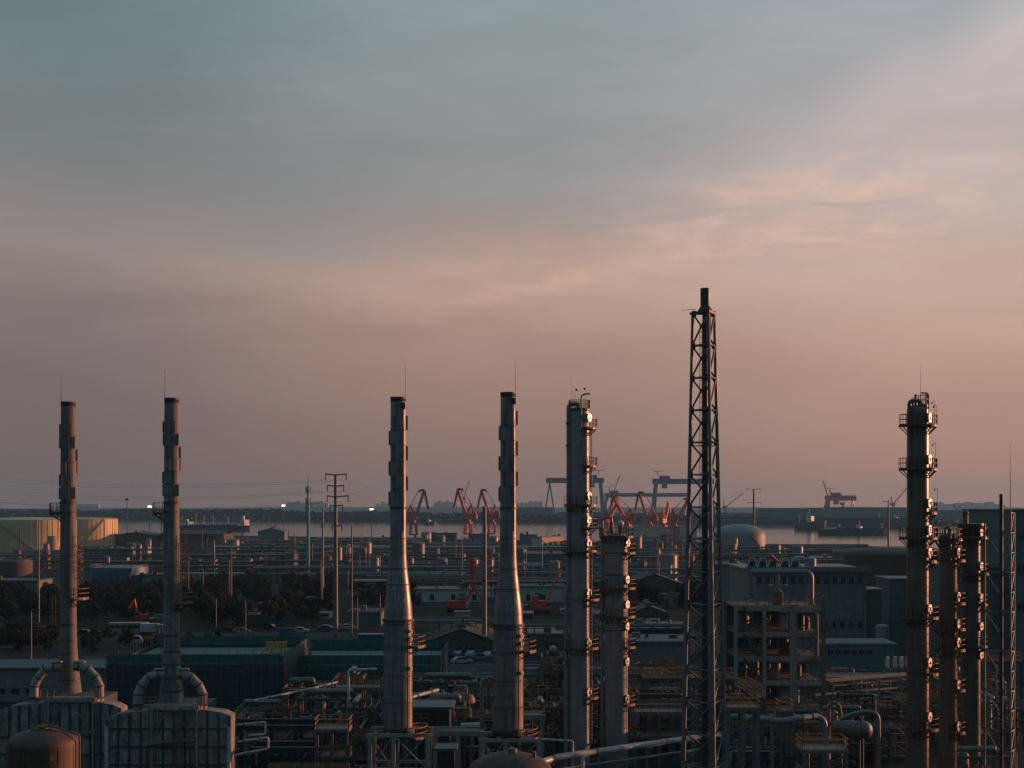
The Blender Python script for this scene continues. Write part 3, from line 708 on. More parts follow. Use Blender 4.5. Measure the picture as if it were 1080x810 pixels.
def col_eight():
    Y = 146
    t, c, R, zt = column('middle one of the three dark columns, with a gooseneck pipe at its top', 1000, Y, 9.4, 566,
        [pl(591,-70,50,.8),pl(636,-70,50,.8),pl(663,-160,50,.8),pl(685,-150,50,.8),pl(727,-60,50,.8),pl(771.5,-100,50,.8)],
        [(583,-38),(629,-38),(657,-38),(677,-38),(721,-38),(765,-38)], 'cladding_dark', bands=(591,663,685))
    MB().path([(c.x-.4,Y-.3,zt+.2),(c.x-.4,Y-.3,zt+1.0),(X(999,Y),Y-.9,zt+1.0),(X(999,Y),Y-1.05,Zp(590,Y)-.3)], .13, 10, .5).build('overhead_pipe', M['cladding_dark'], t)
    platform(t, c, Zp(569,Y), R, 0, 360, .5)
    R2 = R+.22
    for a, b in ((636,566),(685,636),(727,685),(772,727),(830,772)):
        MB().ladder(c.x+R2*.3, c.y-R2*.95, Zp(a,Y), Zp(b,Y), R_(-72)).build('ladder', M['rail_rust'], t)
    MB().tube((c.x+R+.07,Y+.35,Zp(575,Y)),(c.x+R+.07,Y+.35,Zp(820,Y)), .06, n=8).build('drain_pipe', M['galv'], t)
col_eight()
def col_nine():
    Y = 157; s = Y/F
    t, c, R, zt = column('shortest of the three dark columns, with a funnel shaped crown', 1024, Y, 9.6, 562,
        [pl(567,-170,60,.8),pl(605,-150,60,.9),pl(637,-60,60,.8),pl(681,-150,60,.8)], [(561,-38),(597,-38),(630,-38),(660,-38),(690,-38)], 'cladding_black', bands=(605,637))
    MB().lathe(c, [(R,zt-.2),(R*1.1,zt),(13.5*s,Zp(554,Y)),(13.5*s,Zp(552,Y)),(.3,Zp(552,Y))], 36).build('crown_hood', M['cladding_black'], t)
    MB().tube((c.x-.6,Y,Zp(552,Y)),(c.x-.6,Y,Zp(543,Y)),.3,n=10).ball((c.x-.6,Y,Zp(541,Y)),.35).build('top_nozzle', M['pipe_rust'], t)
    MB().ladder(c.x+R+.25, c.y-.4, Zp(637,Y), Zp(567,Y), R_(-12)).build('ladder', M['rail_rust'], t)
    MB().ladder(c.x+R+.25, c.y-.4, Zp(800,Y), Zp(637,Y), R_(-12)).build('ladder', M['rail_rust'], t)
col_nine()

# ------------------------------------------------------------------ flare tower and lattice mast
def flare():
    Y = 130; s = Y/F; zb = Zp(910,Y); zt = Zp(330,Y)
    cx0, cx1 = X(746.3,Y), X(743.7,Y)
    t = thing('flare_tower', 'tallest dark lattice tower of three legs around a straight flare pipe', 'flare tower', (cx0,Y,0))
    def leg(k, f):
        a = R_((157, 277, 37)[k]); r = (28.6 + (13.5-28.6)*f)*s
        return Vector((cx0+(cx1-cx0)*f + r*math.cos(a), Y + r*math.sin(a), zb+(zt-zb)*f))
    for k in range(3): MB().tube(leg(k,0), leg(k,1), .24, .14, 12).build('leg', M['steel_grey'], t)
    n = 17; fs = [i/n for i in range(n+1)]
    fs = [1-(1-i/n)**1.0 for i in range(n+1)]
    for i in range(n):
        for k in range(3):
            j = (k+1) % 3; mb = MB()
            mb.tube(leg(k,fs[i+1]), leg(j,fs[i+1]), .075, n=8)
            a, b = (leg(k,fs[i]), leg(j,fs[i+1]))
            if k == 0: a, b = leg(k,fs[i]), leg(j,fs[i+1])
            mb.tube(a, b, .09, n=8)
            mb.build('bracing', M['steel_grey'], t)
    for i in range(1, n+1):
        g = MB()
        for k in range(3):
            p = leg(k,fs[i]); d = (Vector((cx1,Y,p.z))-p); d.normalize(); g.bar(p+d*.12-vz(.3), p+d*.12+vz(.25), .06, .4)
            g.bar(p, p+d*((Vector((cx1,Y,p.z))-p).length-.3), .09)
        g.build('guide_bracket', M['steel_black'], t)
    c = Vector((cx1+.0, Y, 0))
    MB().lathe(c, [(.26,0),(.26,zt+.1)], 24).build('flare_pipe', M['steel_black'], t)
    MB().lathe(c, [(.72,zt+.13),(.44,zt+.6),(.44,Zp(304.2,Y)),(.38,Zp(304,Y)),(.36,Zp(308,Y))], 24).build('flare_tip', M['steel_black'], t)
    poly = [(leg(k,1).x, leg(k,1).y) for k in (0,1,2)]
    MB().slab([(c.x+(x-c.x)*1.25, c.y+(y-c.y)*1.25) for x, y in poly], zt-.1, zt+.12).build('top_platform', M['steel_black'], t)
    MB().tube((X(718,Y),Y-.4,Zp(328,Y)), (X(733,Y),Y-.2,Zp(326.5,Y)), .02, .03, 6).build('side_rod', M['steel_black'], t)
    MB().tube((c.x+.45,Y-.3,1),(c.x+.45,Y-.3,zt), .06, n=8).build('pilot_pipe', M['pipe_rust'], t)
    MB().tube((c.x+.35,Y-.5,1),(c.x+.35,Y-.5,zt-2), .05, n=8).build('pilot_pipe', M['galv'], t)
    MB().ladder(c.x-.42, Y-.2, 2, zt-1, R_(200), .42, False, .5).build('ladder', M['steel_black'], t)
    for k, py in enumerate((740, 600, 470)):
        z = Zp(py,Y); f = (z-zb)/(zt-zb); q = [leg(i,f) for i in range(3)]
        MB().slab([(c.x+(p.x-c.x)*.8, c.y+(p.y-c.y)*.8) for p in q], z-.05, z+.03).build('rest_platform', M['steel_black'], t)
flare()
def mast():
    Y = 135; s = Y/F; zt = Zp(541,Y)
    t = thing('lattice_mast', 'lattice mast with a thin lightning rod by the teal building', 'mast', (X(1060,Y),Y,0))
    A, B, C = (X(1043,Y),Y+1.2), (X(1062,Y),Y-1.0), (X(1072,Y),Y+.6)
    for a in (A,B,C): MB().tube((*a,0), (*a, zt if a is not A else Zp(552,Y)), .1, n=8).build('leg', M['galv'], t)
    n = 17; h = zt/n
    for i in range(n):
        z0, z1 = i*h, (i+1)*h
        mb = MB().tube((*B,z1),(*C,z1),.055,n=6); mb.tube((*(B if i % 2 else C),z0),(*(C if i % 2 else B),z1),.05,n=6)
        if i % 2 == 0: mb.tube((*(C if i % 2 else B),z0),(*(B if i % 2 else C),z1),.035,n=6)
        mb.build('bracing', M['galv'], t)
    for i in range(0, n-1, 2):
        z0, z1 = i*h, (i+2)*h; q = Vector((X(1056,Y),Y,0))
        mb = MB().tube((*A,z1),(q.x,q.y,z0+.8*h),.06,n=6).tube((*A,z1),(*B,z1),.06,n=6).tube((*A,z1),(*C,z1),.05,n=6).tube((*A,z0),(q.x,q.y,z0+.8*h),.05,n=6)
        mb.build('bracing', M['steel_grey'], t)
    MB().tube((X(1056,Y),Y,0),(X(1056,Y),Y,Zp(521,Y)),.18,n=14).build('vent_pipe', M['steel_black'], t)
    MB().tube((*B,zt-1),(B[0]-.05,B[1],Zp(468,Y)),.05,.015,6).build('lightning_rod', M['steel_black'], t)
mast()
# ------------------------------------------------------------------ sheds, buildings, tanks
def building(name, cat, label, px0, px1, pyt, pyb, depth, wall, roof, win=None, gable=0.0, group=None, Y=None, over=.3, door=None, cornice=False, base_z=0.0, rot=0.0):
    Y = Y or GY(pyb); x0, x1 = X(px0,Y), X(px1,Y); zt = Zp(pyt,Y); w = x1-x0
    t = thing(name, label, cat, ((x0+x1)/2, Y, base_z), group)
    eave = zt-gable
    if gable:
        MB().prism([(x0,base_z),(x1,base_z),(x1,eave),((x0+x1)/2,zt),(x0,eave)] if gable > 0 and w < depth*1.2 else [(x0,base_z),(x1,base_z),(x1,eave),(x0,eave)], Y, Y+depth).build('wall', M[wall], t)
        if w < depth*1.2:
            mb = MB()
            for sg in (0, 1):
                a = (x0-over, eave-.1) if sg == 0 else (x1+over, eave-.1); m_ = ((x0+x1)/2, zt+.02)
                vs = [(a[0],Y-over,a[1]+.06),(m_[0],Y-over,m_[1]+.06),(m_[0],Y+depth+over,m_[1]+.06),(a[0],Y+depth+over,a[1]+.06)]
                vs += [(x,y,z+.18) for x,y,z in vs]; mb.add(vs, [(0,3,2,1),(4,5,6,7),(0,1,5,4),(1,2,6,5),(2,3,7,6),(3,0,4,7)])
            mb.build('roof', M[roof], t)
        else:
            mb = MB(); yc = Y+depth/2
            for y_, e in ((Y-over, 0), (Y+depth+over, 1)):
                vs = [(x0-over,y_,eave+.02),(x1+over,y_,eave+.02),(x1+over,yc,zt+.02),(x0-over,yc,zt+.02)]; vs += [(x,y,z+.2) for x,y,z in vs]
                mb.add(vs, [(0,3,2,1),(4,5,6,7),(0,1,5,4),(1,2,6,5),(2,3,7,6),(3,0,4,7)])
            mb.build('roof', M[roof], t)
    else:
        MB().box(x0,x1,Y,Y+depth,base_z,zt-.3).build('wall', M[wall], t)
        r = MB().box(x0-over,x1+over,Y-over,Y+depth+over,zt-.3,zt).build('roof', M[roof], t)
        if cornice:
            MB().box(x0-over*1.6,x1+over*1.6,Y-over*1.7,Y-over-.003,zt-.55,zt+.45).build('parapet', M[wall], r)
    if win:
        for (py, h_, w_, n, f0, f1) in win:
            zc = Zp(py,Y)
            for i in range(n):
                xc = x0+w*(f0+(f1-f0)*(i+.5)/n); s_ = Y/F; hw, hh = w_*s_/2, h_*s_/2
                m = MB(); k = max(.06, hw*.14)
                m.box(xc-hw-k,xc-hw,Y-.09,Y+.02,zc-hh-k,zc+hh+k).box(xc+hw,xc+hw+k,Y-.09,Y+.02,zc-hh-k,zc+hh+k)
                m.box(xc-hw,xc+hw,Y-.09,Y+.02,zc+hh,zc+hh+k).box(xc-hw,xc+hw,Y-.09,Y+.02,zc-hh-k,zc-hh).box(xc-k/3,xc+k/3,Y-.07,Y+.02,zc-hh,zc+hh)
                o = m.build('window', M['roof_pale'], t)
                MB().box(xc-hw,xc+hw,Y-.03,Y+.03,zc-hh,zc+hh).build('pane', M['glass_dark'], o)
    if door:
        fx, w_, h_ = door; xc = x0+w*fx
        MB().box(xc-w_/2,xc+w_/2,Y-.05,Y+.02,base_z+.02,base_z+h_).build('door', M['roof_dark'], t)
    if name == 'shed':
        rv = random.Random(label); zr = zt+.2 if gable else zt
        for k in range(rv.randint(2,4)):
            xc = x0+w*rv.uniform(.08,.92); yc = Y+depth/2 if gable and w >= depth*1.2 else Y+depth*rv.uniform(.1,.6); hh = rv.uniform(.5,1.3)*(1 if Y < 600 else 1.6)
            if gable and w < depth*1.2: xc = (x0+x1)/2; yc = Y+depth*(.15+.3*k)
            v = MB().tube((xc,yc,zr-.3),(xc,yc,zr+hh),.35,.3,10) if k % 2 else MB().box(xc-.8,xc+.8,yc-.6,yc+.6,zr-.3,zr+hh)
            v.build('roof_vent', M[rv.choice(('galv','roof_dark','pipe_rust'))], t)
        if not gable: MB().box(x0-.12,x1+.12,Y-over-.14,Y-over-.01,zt-.42,zt-.2).build('gutter', M['steel_grey'], t)
        dx = x0+w*rv.uniform(.15,.8); MB().box(dx-1.1,dx+1.1,Y-.07,Y-.01,base_z+.02,min(base_z+3,eave-.4)).build('door', M[rv.choice(('roof_dark','wall_teal','steel_grey'))], t)
        for k in (.02,.98): MB().bar((x0+w*k,Y-.12,base_z),(x0+w*k,Y-.12,eave-.3),.14).build('downpipe', M['steel_grey'], t)
    t.rotation_euler = (0,0,R_(rot)); return t
def tank(name, label, px0, px1, pyt, pyb, m, dome_h=.12, group=None, Y=None, stair=None, ribs=0, rail=True, top=None, mt=None):
    Y = Y or GY(pyb); s = Y/F; r = (px1-px0)/2*s; c = Vector((X((px0+px1)/2,Y), Y+r, 0)); zt = Zp(pyt,Y)
    t = thing(name, label, 'tank', c, group); hs = zt/(1+0) - dome_h*r
    MB().lathe(c, [(r,0),(r,hs)], 64).build('shell', M[m], t)
    if dome_h > 0: MB().dome(c+vz(hs), r*.995, dome_h*r, 64, 6).build('dome_roof', M[mt or m], t)
    for k in range(ribs):
        z = hs*(k+1)/(ribs+1); MB().hoop(c, r-.05, r+.12, z-.1, z+.1, 64).build('wind_girder', M[m], t)
    if name == 'oil_tank':
        for k in range(28):
            a = math.pi+math.pi*(k+.5)/28; d = Vector((math.cos(a), math.sin(a), 0)); MB().bar(c+d*(r+.02),c+d*(r+.02)+vz(hs),.22).build('shell_rib', M[m], t)
    if rail:
        n = 48; MB().rail([c+Vector((math.cos(2*math.pi*i/n), math.sin(2*math.pi*i/n), 0))*(r-.15)+vz(hs+.02) for i in range(n)], 1.1, .07, 3, True).build('railing', M['galv'], t)
    if stair:
        a0, a1, mm = stair; mb = MB(); n = 24
        for i in range(n):
            a = R_(a0+(a1-a0)*i/n); b = R_(a0+(a1-a0)*(i+1)/n); z0, z1 = hs*i/n, hs*(i+1)/n
            f = lambda q, rr, z: c+Vector((math.cos(q)*rr, math.sin(q)*rr, z))
            mb.bar(f(a,r+.45,z0+.1), f(b,r+.45,z1+.1), .9, .18); mb.bar(f(a,r+.9,z0+1.2), f(b,r+.9,z1+1.2), .09); mb.bar(f(a,r+.9,z0), f(a,r+.9,z0+1.2), .08)
        mb.build('spiral_stair', M[mm], t)
    return t
# oil tanks by the river
tank('oil_tank', 'large pale yellow oil tank cut by the left edge of the picture', -38, 63, 546, 583, 'tank_yellow', .06, 'yellow oil tanks', stair=(-60,-110,'wall_cream'), ribs=2)
tank('oil_tank', 'pale yellow oil tank with sunlit side and diagonal stair, behind the first chimney', 34, 112, 546, 577, 'tank_yellow', .05, 'yellow oil tanks', stair=(-75,-35,'wall_cream'), ribs=1)
tank('oil_tank', 'small slim cream tank with one sunlit side in front of the yellow oil tanks', 49, 57.5, 565, 585, 'wall_cream', .1, None, rail=False)
tank('brown_tank', 'low brown tank beside the left edge below the yellow oil tanks', -12, 27, 591, 611, 'wall_brown', .08, None, ribs=1)
tank('blue_tank', 'wide low dark blue tank between the two left chimneys', 86, 148, 597.5, 622, 'tank_blue', .07, None, stair=(-62,-48,'wall_pink'), mt='pipe_teal')
tank('white_tank', 'large pale storage tank with domed roof right of the lattice flare tower', 756, 812, 553, 583, 'tank_white', .42, None, stair=(-30,-80,'galv'), mt='tank_white')
tank('round_shed', 'huge dark brown round storage shed with shallow roof behind the three dark columns', 905, 1026, 578, 655, 'wall_brown', .12, None, rail=False, mt='roof_brown', Y=405)
tank('teal_roof_tank', 'small teal tank on the roof of the grey factory building', 850, 862, 588, 598, 'pipe_teal', .25, None, Y=302, rail=False)
# factory with rooftop fans
def factory():
    t = building('factory_building', 'building', 'grey blue factory building with rows of small windows and fans on its roof', 790, 914, 600, 702, 26, 'wall_blue', 'roof_pale',
        win=[(612,7,4.6,13,.05,.98),(612+24,7,4.6,6,.05,.45),(659,7,4.6,9,.30,.98)], Y=290, over=.5, cornice=True)
    Y = 290; s = Y/F
    for q in (912.5, 877, 830): MB().box(X(q,Y)-.2,X(q,Y)+.2,Y-.25,Y-.005,0,Zp(600.5,Y)-.6).build('pilaster', M['wall_blue'], t)
    for i, q in enumerate((797,808,819,832,843)):
        x = X(q,Y); z = Zp(600,Y); f = thing('roof_fan', ('white A-frame roof fan on the factory, nearest to the flare tower', 'white A-frame roof fan on the factory, second from the flare tower', 'white A-frame roof fan on the factory, partly behind the red windsock', 'white A-frame roof fan on the factory, between the windsock and the last fan', 'white A-frame roof fan on the factory, nearest to the small teal tank')[i], 'roof fan', (x,Y+5,z), 'fans on the factory roof')
        MB().box(x-.75,x+.75,Y+4.2,Y+6.2,z,z+1.5).build('housing', M['roof_dark'], f)
        mb = MB()
        for sg in (-1, 1): mb.bar((x+sg*1.15,Y+3.9,z),(x+sg*.45,Y+3.9,z+2.15),.28,.2)
        mb.bar((x-.5,Y+3.9,z+2.1),(x+.5,Y+3.9,z+2.1),.28,.2); mb.build('support_stand', M['pipe_white'], f)
        MB().tube((x,Y+4.15,z+.8),(x,Y+4.05,z+.8),.5,n=14).build('fan_ring', M['steel_black'], f)
    x = X(812,Y-14); z = Zp(618,Y-14)
    p = Vector((X(822,Y-12), Y-12, Zp(594,Y-12)))
    w = thing('windsock', 'red windsock on a thin pole above the open process structure', 'windsock', (p.x,p.y,0))
    MB().tube((p.x,p.y,0),(p.x,p.y,p.z+.3),.06,n=8).build('pole', M['steel_grey'], w)
    MB().tube((p.x-.1,p.y,p.z+.2),(p.x-1.9,p.y-.3,p.z+1.5),.26,.42,14,False).build('sock', M['red_paint'], w)
factory()
building('green_cabin','cabin','dark green box cabin at the corner of the grey factory building', 915, 930, 621, 690, 9, 'net_edge', 'roof_pale', Y=300)
building('blue_cabin','building','plain blue clad building just before the round brown shed', 938, 975, 610, 690, 12, 'wall_teal', 'roof_blue', Y=312)
building('teal_building','building','tall teal clad building at the right edge of the picture', 1071, 1130, 537, 720, 30, 'wall_teal', 'roof_blue', win=[(565,9,9,3,.02,.6),(600,9,9,3,.02,.6),(640,9,9,3,.02,.6)], Y=262)
building('teal_building','building','lower teal clad building between the shortest dark column and the lattice mast', 1008, 1070.5, 598, 720, 24, 'wall_teal', 'roof_blue', Y=268)
building('flat_roof_building','building','long low grey building with small dark windows at the left edge', -40, 112, 704, 742, 12, 'wall_blue', 'roof_blue', win=[(729,5,8,3,.22,.52),(729,4,6,1,.66,.72)], Y=236, over=.4)
# mid distance sheds: label, x0, x1, top, base, depth, wall, roof, windows, gable
SH = [
 ('long dark warehouse with a brown roof just right of the yellow oil tanks', 117, 166, 561.5, 576, 40, 'wall_brown', 'roof_brown', None, 2.5),
 ('long dark warehouse behind the second chimney, towards the moored ships', 169, 236, 560, 576, 40, 'wall_brown', 'roof_dark', None, 2.5),
 ('small pale blue block at the end of the row of air coolers', 142, 156, 577, 592, 8, 'wall_white', 'roof_blue', None, 0),
 ('pale low wall-like shed above the blue tank', 84, 134, 588, 594.5, 6, 'wall_white', 'roof_pale', None, 0),
 ('blue shed right beside the second chimney', 194, 208, 590, 603, 9, 'wall_teal', 'roof_blue', None, 0),
 ('pinkish white shed between the blue shed and a light pole', 209, 226, 590, 601, 9, 'wall_pink', 'roof_pale', None, 0),
 ('pinkish white shed with two dark bays behind the pipe trestle', 239, 263, 589, 603, 9, 'wall_pink', 'roof_dark', [(598,5,5,3,.1,.9)], 0),
 ('grey shed with a faint gable roof near the red containers', 272, 300, 557, 571, 26, 'wall_grey', 'roof_pale', None, 3),
 ('white shed left of the thin teal mast', 314, 334, 573, 583, 12, 'wall_white', 'roof_pale', None, 0),
 ('long white warehouse with a blue roof behind the power pole', 334, 424, 567, 577, 30, 'wall_white', 'roof_blue', [(573,3,4,9,.1,.95)], 0),
 ('white box building beside the red crane near the third chimney', 431, 447, 567, 582, 14, 'wall_white', 'roof_pale', None, 0),
 ('pink three-windowed office with a sunlit front by the tallest chimney', 563, 603, 566, 585, 8, 'wall_pink', 'roof_blue', [(574,4.6,4.2,4,.05,.97),(581.5,3.4,3.4,4,.05,.97)], 0),
 ('low blue roofed annex touching the pink office', 548, 566.5, 564, 583, 18, 'wall_blue', 'roof_blue', None, 0),
 ('beige quay warehouse behind the pair of red cranes', 656, 735, 555.5, 567.5, 14, 'wall_cream', 'roof_dark', None, 0),
 ('low white shed between the red cranes and the flare tower', 674, 696, 569, 580, 12, 'wall_white', 'roof_pale', None, 2),
 ('dark cube shed right under the orange red crane', 697, 712, 564, 577, 10, 'wall_brown', 'roof_dark', None, 0),
 ('long white low building with grey doors left of the tallest tapered chimney', 436, 520, 621, 635, 14, 'wall_white', 'roof_pale', [(630,6,4,3,.1,.9)], 0),
 ('long white low building behind the red crawler crane', 543, 606, 618, 635, 14, 'wall_white', 'roof_pale', [(630,6,4,2,.1,.6)], 0),
 ('small orange brick house with small dark windows beside the flare tower', 706, 725, 627, 640.5, 9, 'wall_orange', 'roof_brown', [(633,5,3.4,4,.08,.95)], 0),
 ('tiny pale hut in front of the small orange house', 696, 705.5, 632, 640.8, 5, 'wall_pink', 'roof_pale', None, 0),
 ('dark hall with a long black roof above the small orange house', 655, 726, 606, 636, 26, 'wall_brown', 'roof_dark', None, 4),
 ('dark grey hall behind the tallest tapered chimney and the tall pale column', 553, 640, 584, 607, 30, 'wall_teal', 'roof_dark', None, 0),
 ('low grey workshop with one small window near the tall pale column', 558, 604, 668, 692, 16, 'wall_grey', 'roof_pale', [(683,6,5,1,.42,.58)], 0),
 ('long black roofed warehouse behind the parked cars', 447, 527, 664, 692, 26, 'wall_brown', 'roof_dark', [(685,8,3,9,.3,.98)], 3),
 ('long low hall with a blue louvred side left of the flare tower', 640, 728, 662, 690, 18, 'wall_teal', 'roof_pale', [(672,4.5,6,12,.02,.98)], 0),
 ('dark flat hall with pale eaves under the blue louvred hall', 640, 728, 676, 712, 14, 'wall_grey', 'roof_pale', None, 0),
 ('grey low hall in the yard right of the tall power pole', 366, 402, 645, 660, 14, 'wall_grey', 'roof_dark', None, 0),
 ('low pale shed with a lit roof edge beside the third chimney', 378, 410, 615, 632, 14, 'wall_grey', 'roof_pale', None, 0),
 ('low blue shed below the brown tank at the left edge', -20, 40, 612, 630, 16, 'wall_blue', 'roof_blue', None, 0),
 ('grey flat shed left of the grey windowed factory', 752, 790, 595, 640, 20, 'wall_blue', 'roof_dark', None, 0),
 ('long blue roofed row by the river right of the white domed tank', 812, 905, 579, 588.5, 14, 'wall_blue', 'roof_blue', [(583.5,4,5,12,.04,.96)], 0),
 ('dark long store with pale roof below the blue riverside row', 845, 912, 588, 600, 20, 'wall_brown', 'roof_pale', None, 0),
 ('low rusty hall left of the dark hall near the short thick column', 664, 705, 640, 655, 12, 'wall_brown', 'roof_brown', None, 2),
 ('small grey hut beside the road at the parked truck', 158, 172, 652, 664, 6, 'wall_grey', 'roof_pale', None, 0),
 ('flat grey depot behind the dark trees near the blue tank', 150, 176, 606, 622, 14, 'wall_blue', 'roof_dark', None, 0),
 ('pale riverside shed below the moored ship with the lit deckhouse', 218, 262, 577, 585, 12, 'wall_white', 'roof_pale', None, 0),
 ('low dark quay shed between the two cranes left of the tallest chimney', 450, 482, 562, 570, 12, 'wall_brown', 'roof_dark', None, 0),
 ('low dark quay shed beside the crane behind the thin grey post', 494, 516, 563, 572, 12, 'wall_grey', 'roof_dark', None, 0),
]
for lb, a, b, pt, pb, dp, wl, rf, wn, gb in SH:
    rot = 50 if 'pink three' in lb else 42 if 'orange brick' in lb else 38 if 'tiny pale hut' in lb else 33 if 'beside the red crane near' in lb else 0
    building('shed', 'shed', lb, a, b, pt, pb, dp, wl, rf, wn, gb, rot=rot)

# row of air coolers above the blue tank
def air_coolers():
    Y = GY(594); s = Y/F
    lab = ['first pale air cooler box from the first chimney', 'second pale air cooler box from the first chimney', 'third pale air cooler box from the first chimney', 'fourth pale air cooler box, above the stair of the blue tank', 'last pale air cooler box, against the small pale blue block']
    for i in range(5):
        x0 = X(86+i*11,Y); x1 = X(96+i*11,Y); z0 = Zp(586,Y); z1 = Zp(579,Y)
        t = thing('air_cooler', lab[i], 'air cooler', ((x0+x1)/2,Y,0), 'row of air coolers')
        MB().box(x0,x1,Y,Y+9,z0,z1).build('casing', M['roof_pale'], t)
        for xx in (x0+.3, x1-.3): MB().box(xx-.2,xx+.2,Y+.2,Y+.6,0,z0).build('leg', M['steel_grey'], t)
        MB().tube(((x0+x1)/2,Y+4,z1),((x0+x1)/2,Y+4,z1+.9),(x1-x0)*.4,n=16).build('fan_ring', M['galv'], t)
air_coolers()

# ------------------------------------------------------------------ pipe racks
def pipe_rack(label, a, b, h, w=4.0, n=8, pipes=(), lev=(1.0,.62), m='steel_grey', group=None, nm='pipe_rack', rail=False):
    a = Vector((a[0],a[1],0)); b = Vector((b[0],b[1],0)); d = (b-a); L = d.length; d.normalize(); e = Vector((-d.y,d.x,0))
    t = thing(nm, label, 'pipe rack', a.lerp(b,.5), group); tk = max(.22, h*.035)
    for i in range(n+1):
        p = a + d*(L*i/n); mb = MB()
        for k in (-1, 1): mb.bar(p+e*(k*w/2), p+e*(k*w/2)+vz(h), tk)
        for l in lev: mb.bar(p-e*(w/2+.3)+vz(h*l-tk), p+e*(w/2+.3)+vz(h*l-tk), tk, tk)
        mb.build('rack_frame', M[m], t)
    for l in lev:
        for k in (-1, 1): MB().bar(a+e*(k*w/2)+vz(h*l-tk*1.6), b+e*(k*w/2)+vz(h*l-tk*1.6), tk*.8).build('stringer', M[m], t)
    for (off, l, r, mm) in pipes:
        z = h*l + r - tk*.5
        MB().tube(a+e*(off*w/2)+vz(z), b+e*(off*w/2)+vz(z), r, n=8).build('pipe', M[mm], t)
    if rail: 
        for k in (-1, 1): MB().rail([a+e*(k*(w/2+.2))+vz(h), b+e*(k*(w/2+.2))+vz(h)], 1.2, .09, L/n/2).build('railing', M['galv'], t)
    return t
PR = lambda *q: q
def rack_px(label, px0, px1, py_top, py_base, py_base2=None, **k):
    Y0 = GY(py_base); Y1 = GY(py_base2 or py_base); h = Zp(py_top, Y0)
    return pipe_rack(label, (X(px0,Y0),Y0), (X(px1,Y1),Y1), h, **k)
wp, wr, wt, wg = 'pipe_white', 'pipe_rust', 'pipe_teal', 'galv'
rack_px('long pipe trestle crossing from the red containers to the third chimney', 228, 412, 577, 590, n=16, pipes=[(-.9,1,.55,wp),(0,1,.4,wr),(.8,1,.5,wg),(-.5,.62,.4,wp)], w=8)
rack_px('long pipe trestle with a sunlit pipe right of the third chimney', 428, 600, 577, 591, n=16, pipes=[(-.9,1,.5,wp),(0,1,.5,wr),(.7,1,.4,wg),(.2,.62,.4,wp)], w=8)
rack_px('pipe trestle passing behind the red cranes to the flare tower', 600, 760, 580, 593, n=12, pipes=[(-.8,1,.4,wr),(.3,1,.5,wg),(0,.62,.4,wr)], w=8)
rack_px('low pipe trestle with pale pipes below the long trestle, left of the teal mast', 262, 322, 590, 600, n=6, pipes=[(-.8,1,.4,wp),(.3,1,.3,wg)], w=5)
rack_px('low pipe trestle between the power pole and the third chimney', 360, 410, 585, 601, n=6, pipes=[(-.8,1,.3,wr),(.3,1,.3,wr)], w=5)
rack_px('low pipe trestle with a pale band left of the thin grey post', 448, 506, 589, 601, n=7, pipes=[(-.8,1,.45,wp),(.3,1,.3,wr),(0,.6,.4,wp)], w=5)
rack_px('white portal pipe rack in front of the dark grey hall by the tallest chimney', 545, 572, 595, 614, n=3, pipes=[(-.8,1,.4,wp)], w=3, m='pipe_white')
rack_px('very long low pipe bundle running across behind the dark trees', 170, 330, 605, 614, n=14, pipes=[(-1,1,.35,wp),(-.3,1,.3,wg),(.4,1,.35,wr)], w=5)
rack_px('very long low pipe bundle from the power pole to the tallest chimney', 360, 520, 605, 616, n=14, pipes=[(-1,1,.35,wg),(-.3,1,.3,wp),(.4,1,.3,wr)], w=5)
rack_px('long pipe bundle with a pale pipe above the long white building', 442, 512, 611, 620, n=6, pipes=[(-1,1,.4,wp),(.4,1,.3,wr)], w=4)
rack_px('covered pipe bridge with lit edge beside the third chimney', 374, 410, 613, 636, n=3, pipes=[(-1,1,.4,wp),(0,1,.4,wp),(-.6,.62,.3,wr)], w=4, m='concrete_dark')
rack_px('left pipe trestle above the low blue shed and the brown tank', -10, 84, 586, 600, n=8, pipes=[(-.8,1,.4,wg),(.3,1,.5,wr)], w=6)
rack_px('railed pipe gallery crossing behind the tallest chimney and pale columns', 548, 735, 660, 692, n=12, pipes=[(-.8,1,.35,wg),(0,1,.3,wr),(.6,.6,.35,wg)], w=4, rail=True)
rack_px('railed pipe gallery running along the road behind the parked cars', 424, 528, 655, 684, n=8, pipes=[(-.8,1,.3,wg),(.2,1,.3,wg)], w=4, rail=True)
rack_px('pipe rack along the road between the netted building and the pipe gallery', 400, 520, 716, 735, n=10, pipes=[(-.9,1,.25,wg),(-.3,1,.18,wr),(.3,1,.22,wr),(.8,1,.2,wg),(0,.6,.2,wr)], w=4)
rack_px('pipe rack behind the tall pale column with thin pale pipes', 552, 735, 704, 728, n=12, pipes=[(-.9,1,.16,wp),(-.3,1,.2,wr),(.3,1,.16,wg),(.8,.6,.2,wr)], w=4)
rack_px('dark two level pipe rack right of the netted building', 300, 420, 722, 752, n=8, pipes=[(-.9,1,.3,wr),(-.2,1,.22,wg),(.5,1,.3,wr),(.1,.6,.25,wr)], w=5, m='rail_rust')
rack_px('pale concrete pipe bridge from the open process structure to the dark columns', 866, 962, 719, 763, 753, n=4, pipes=[(-.6,1,.25,wr),(.1,1,.22,wg),(.6,.62,.25,wt)], w=5, m='concrete')

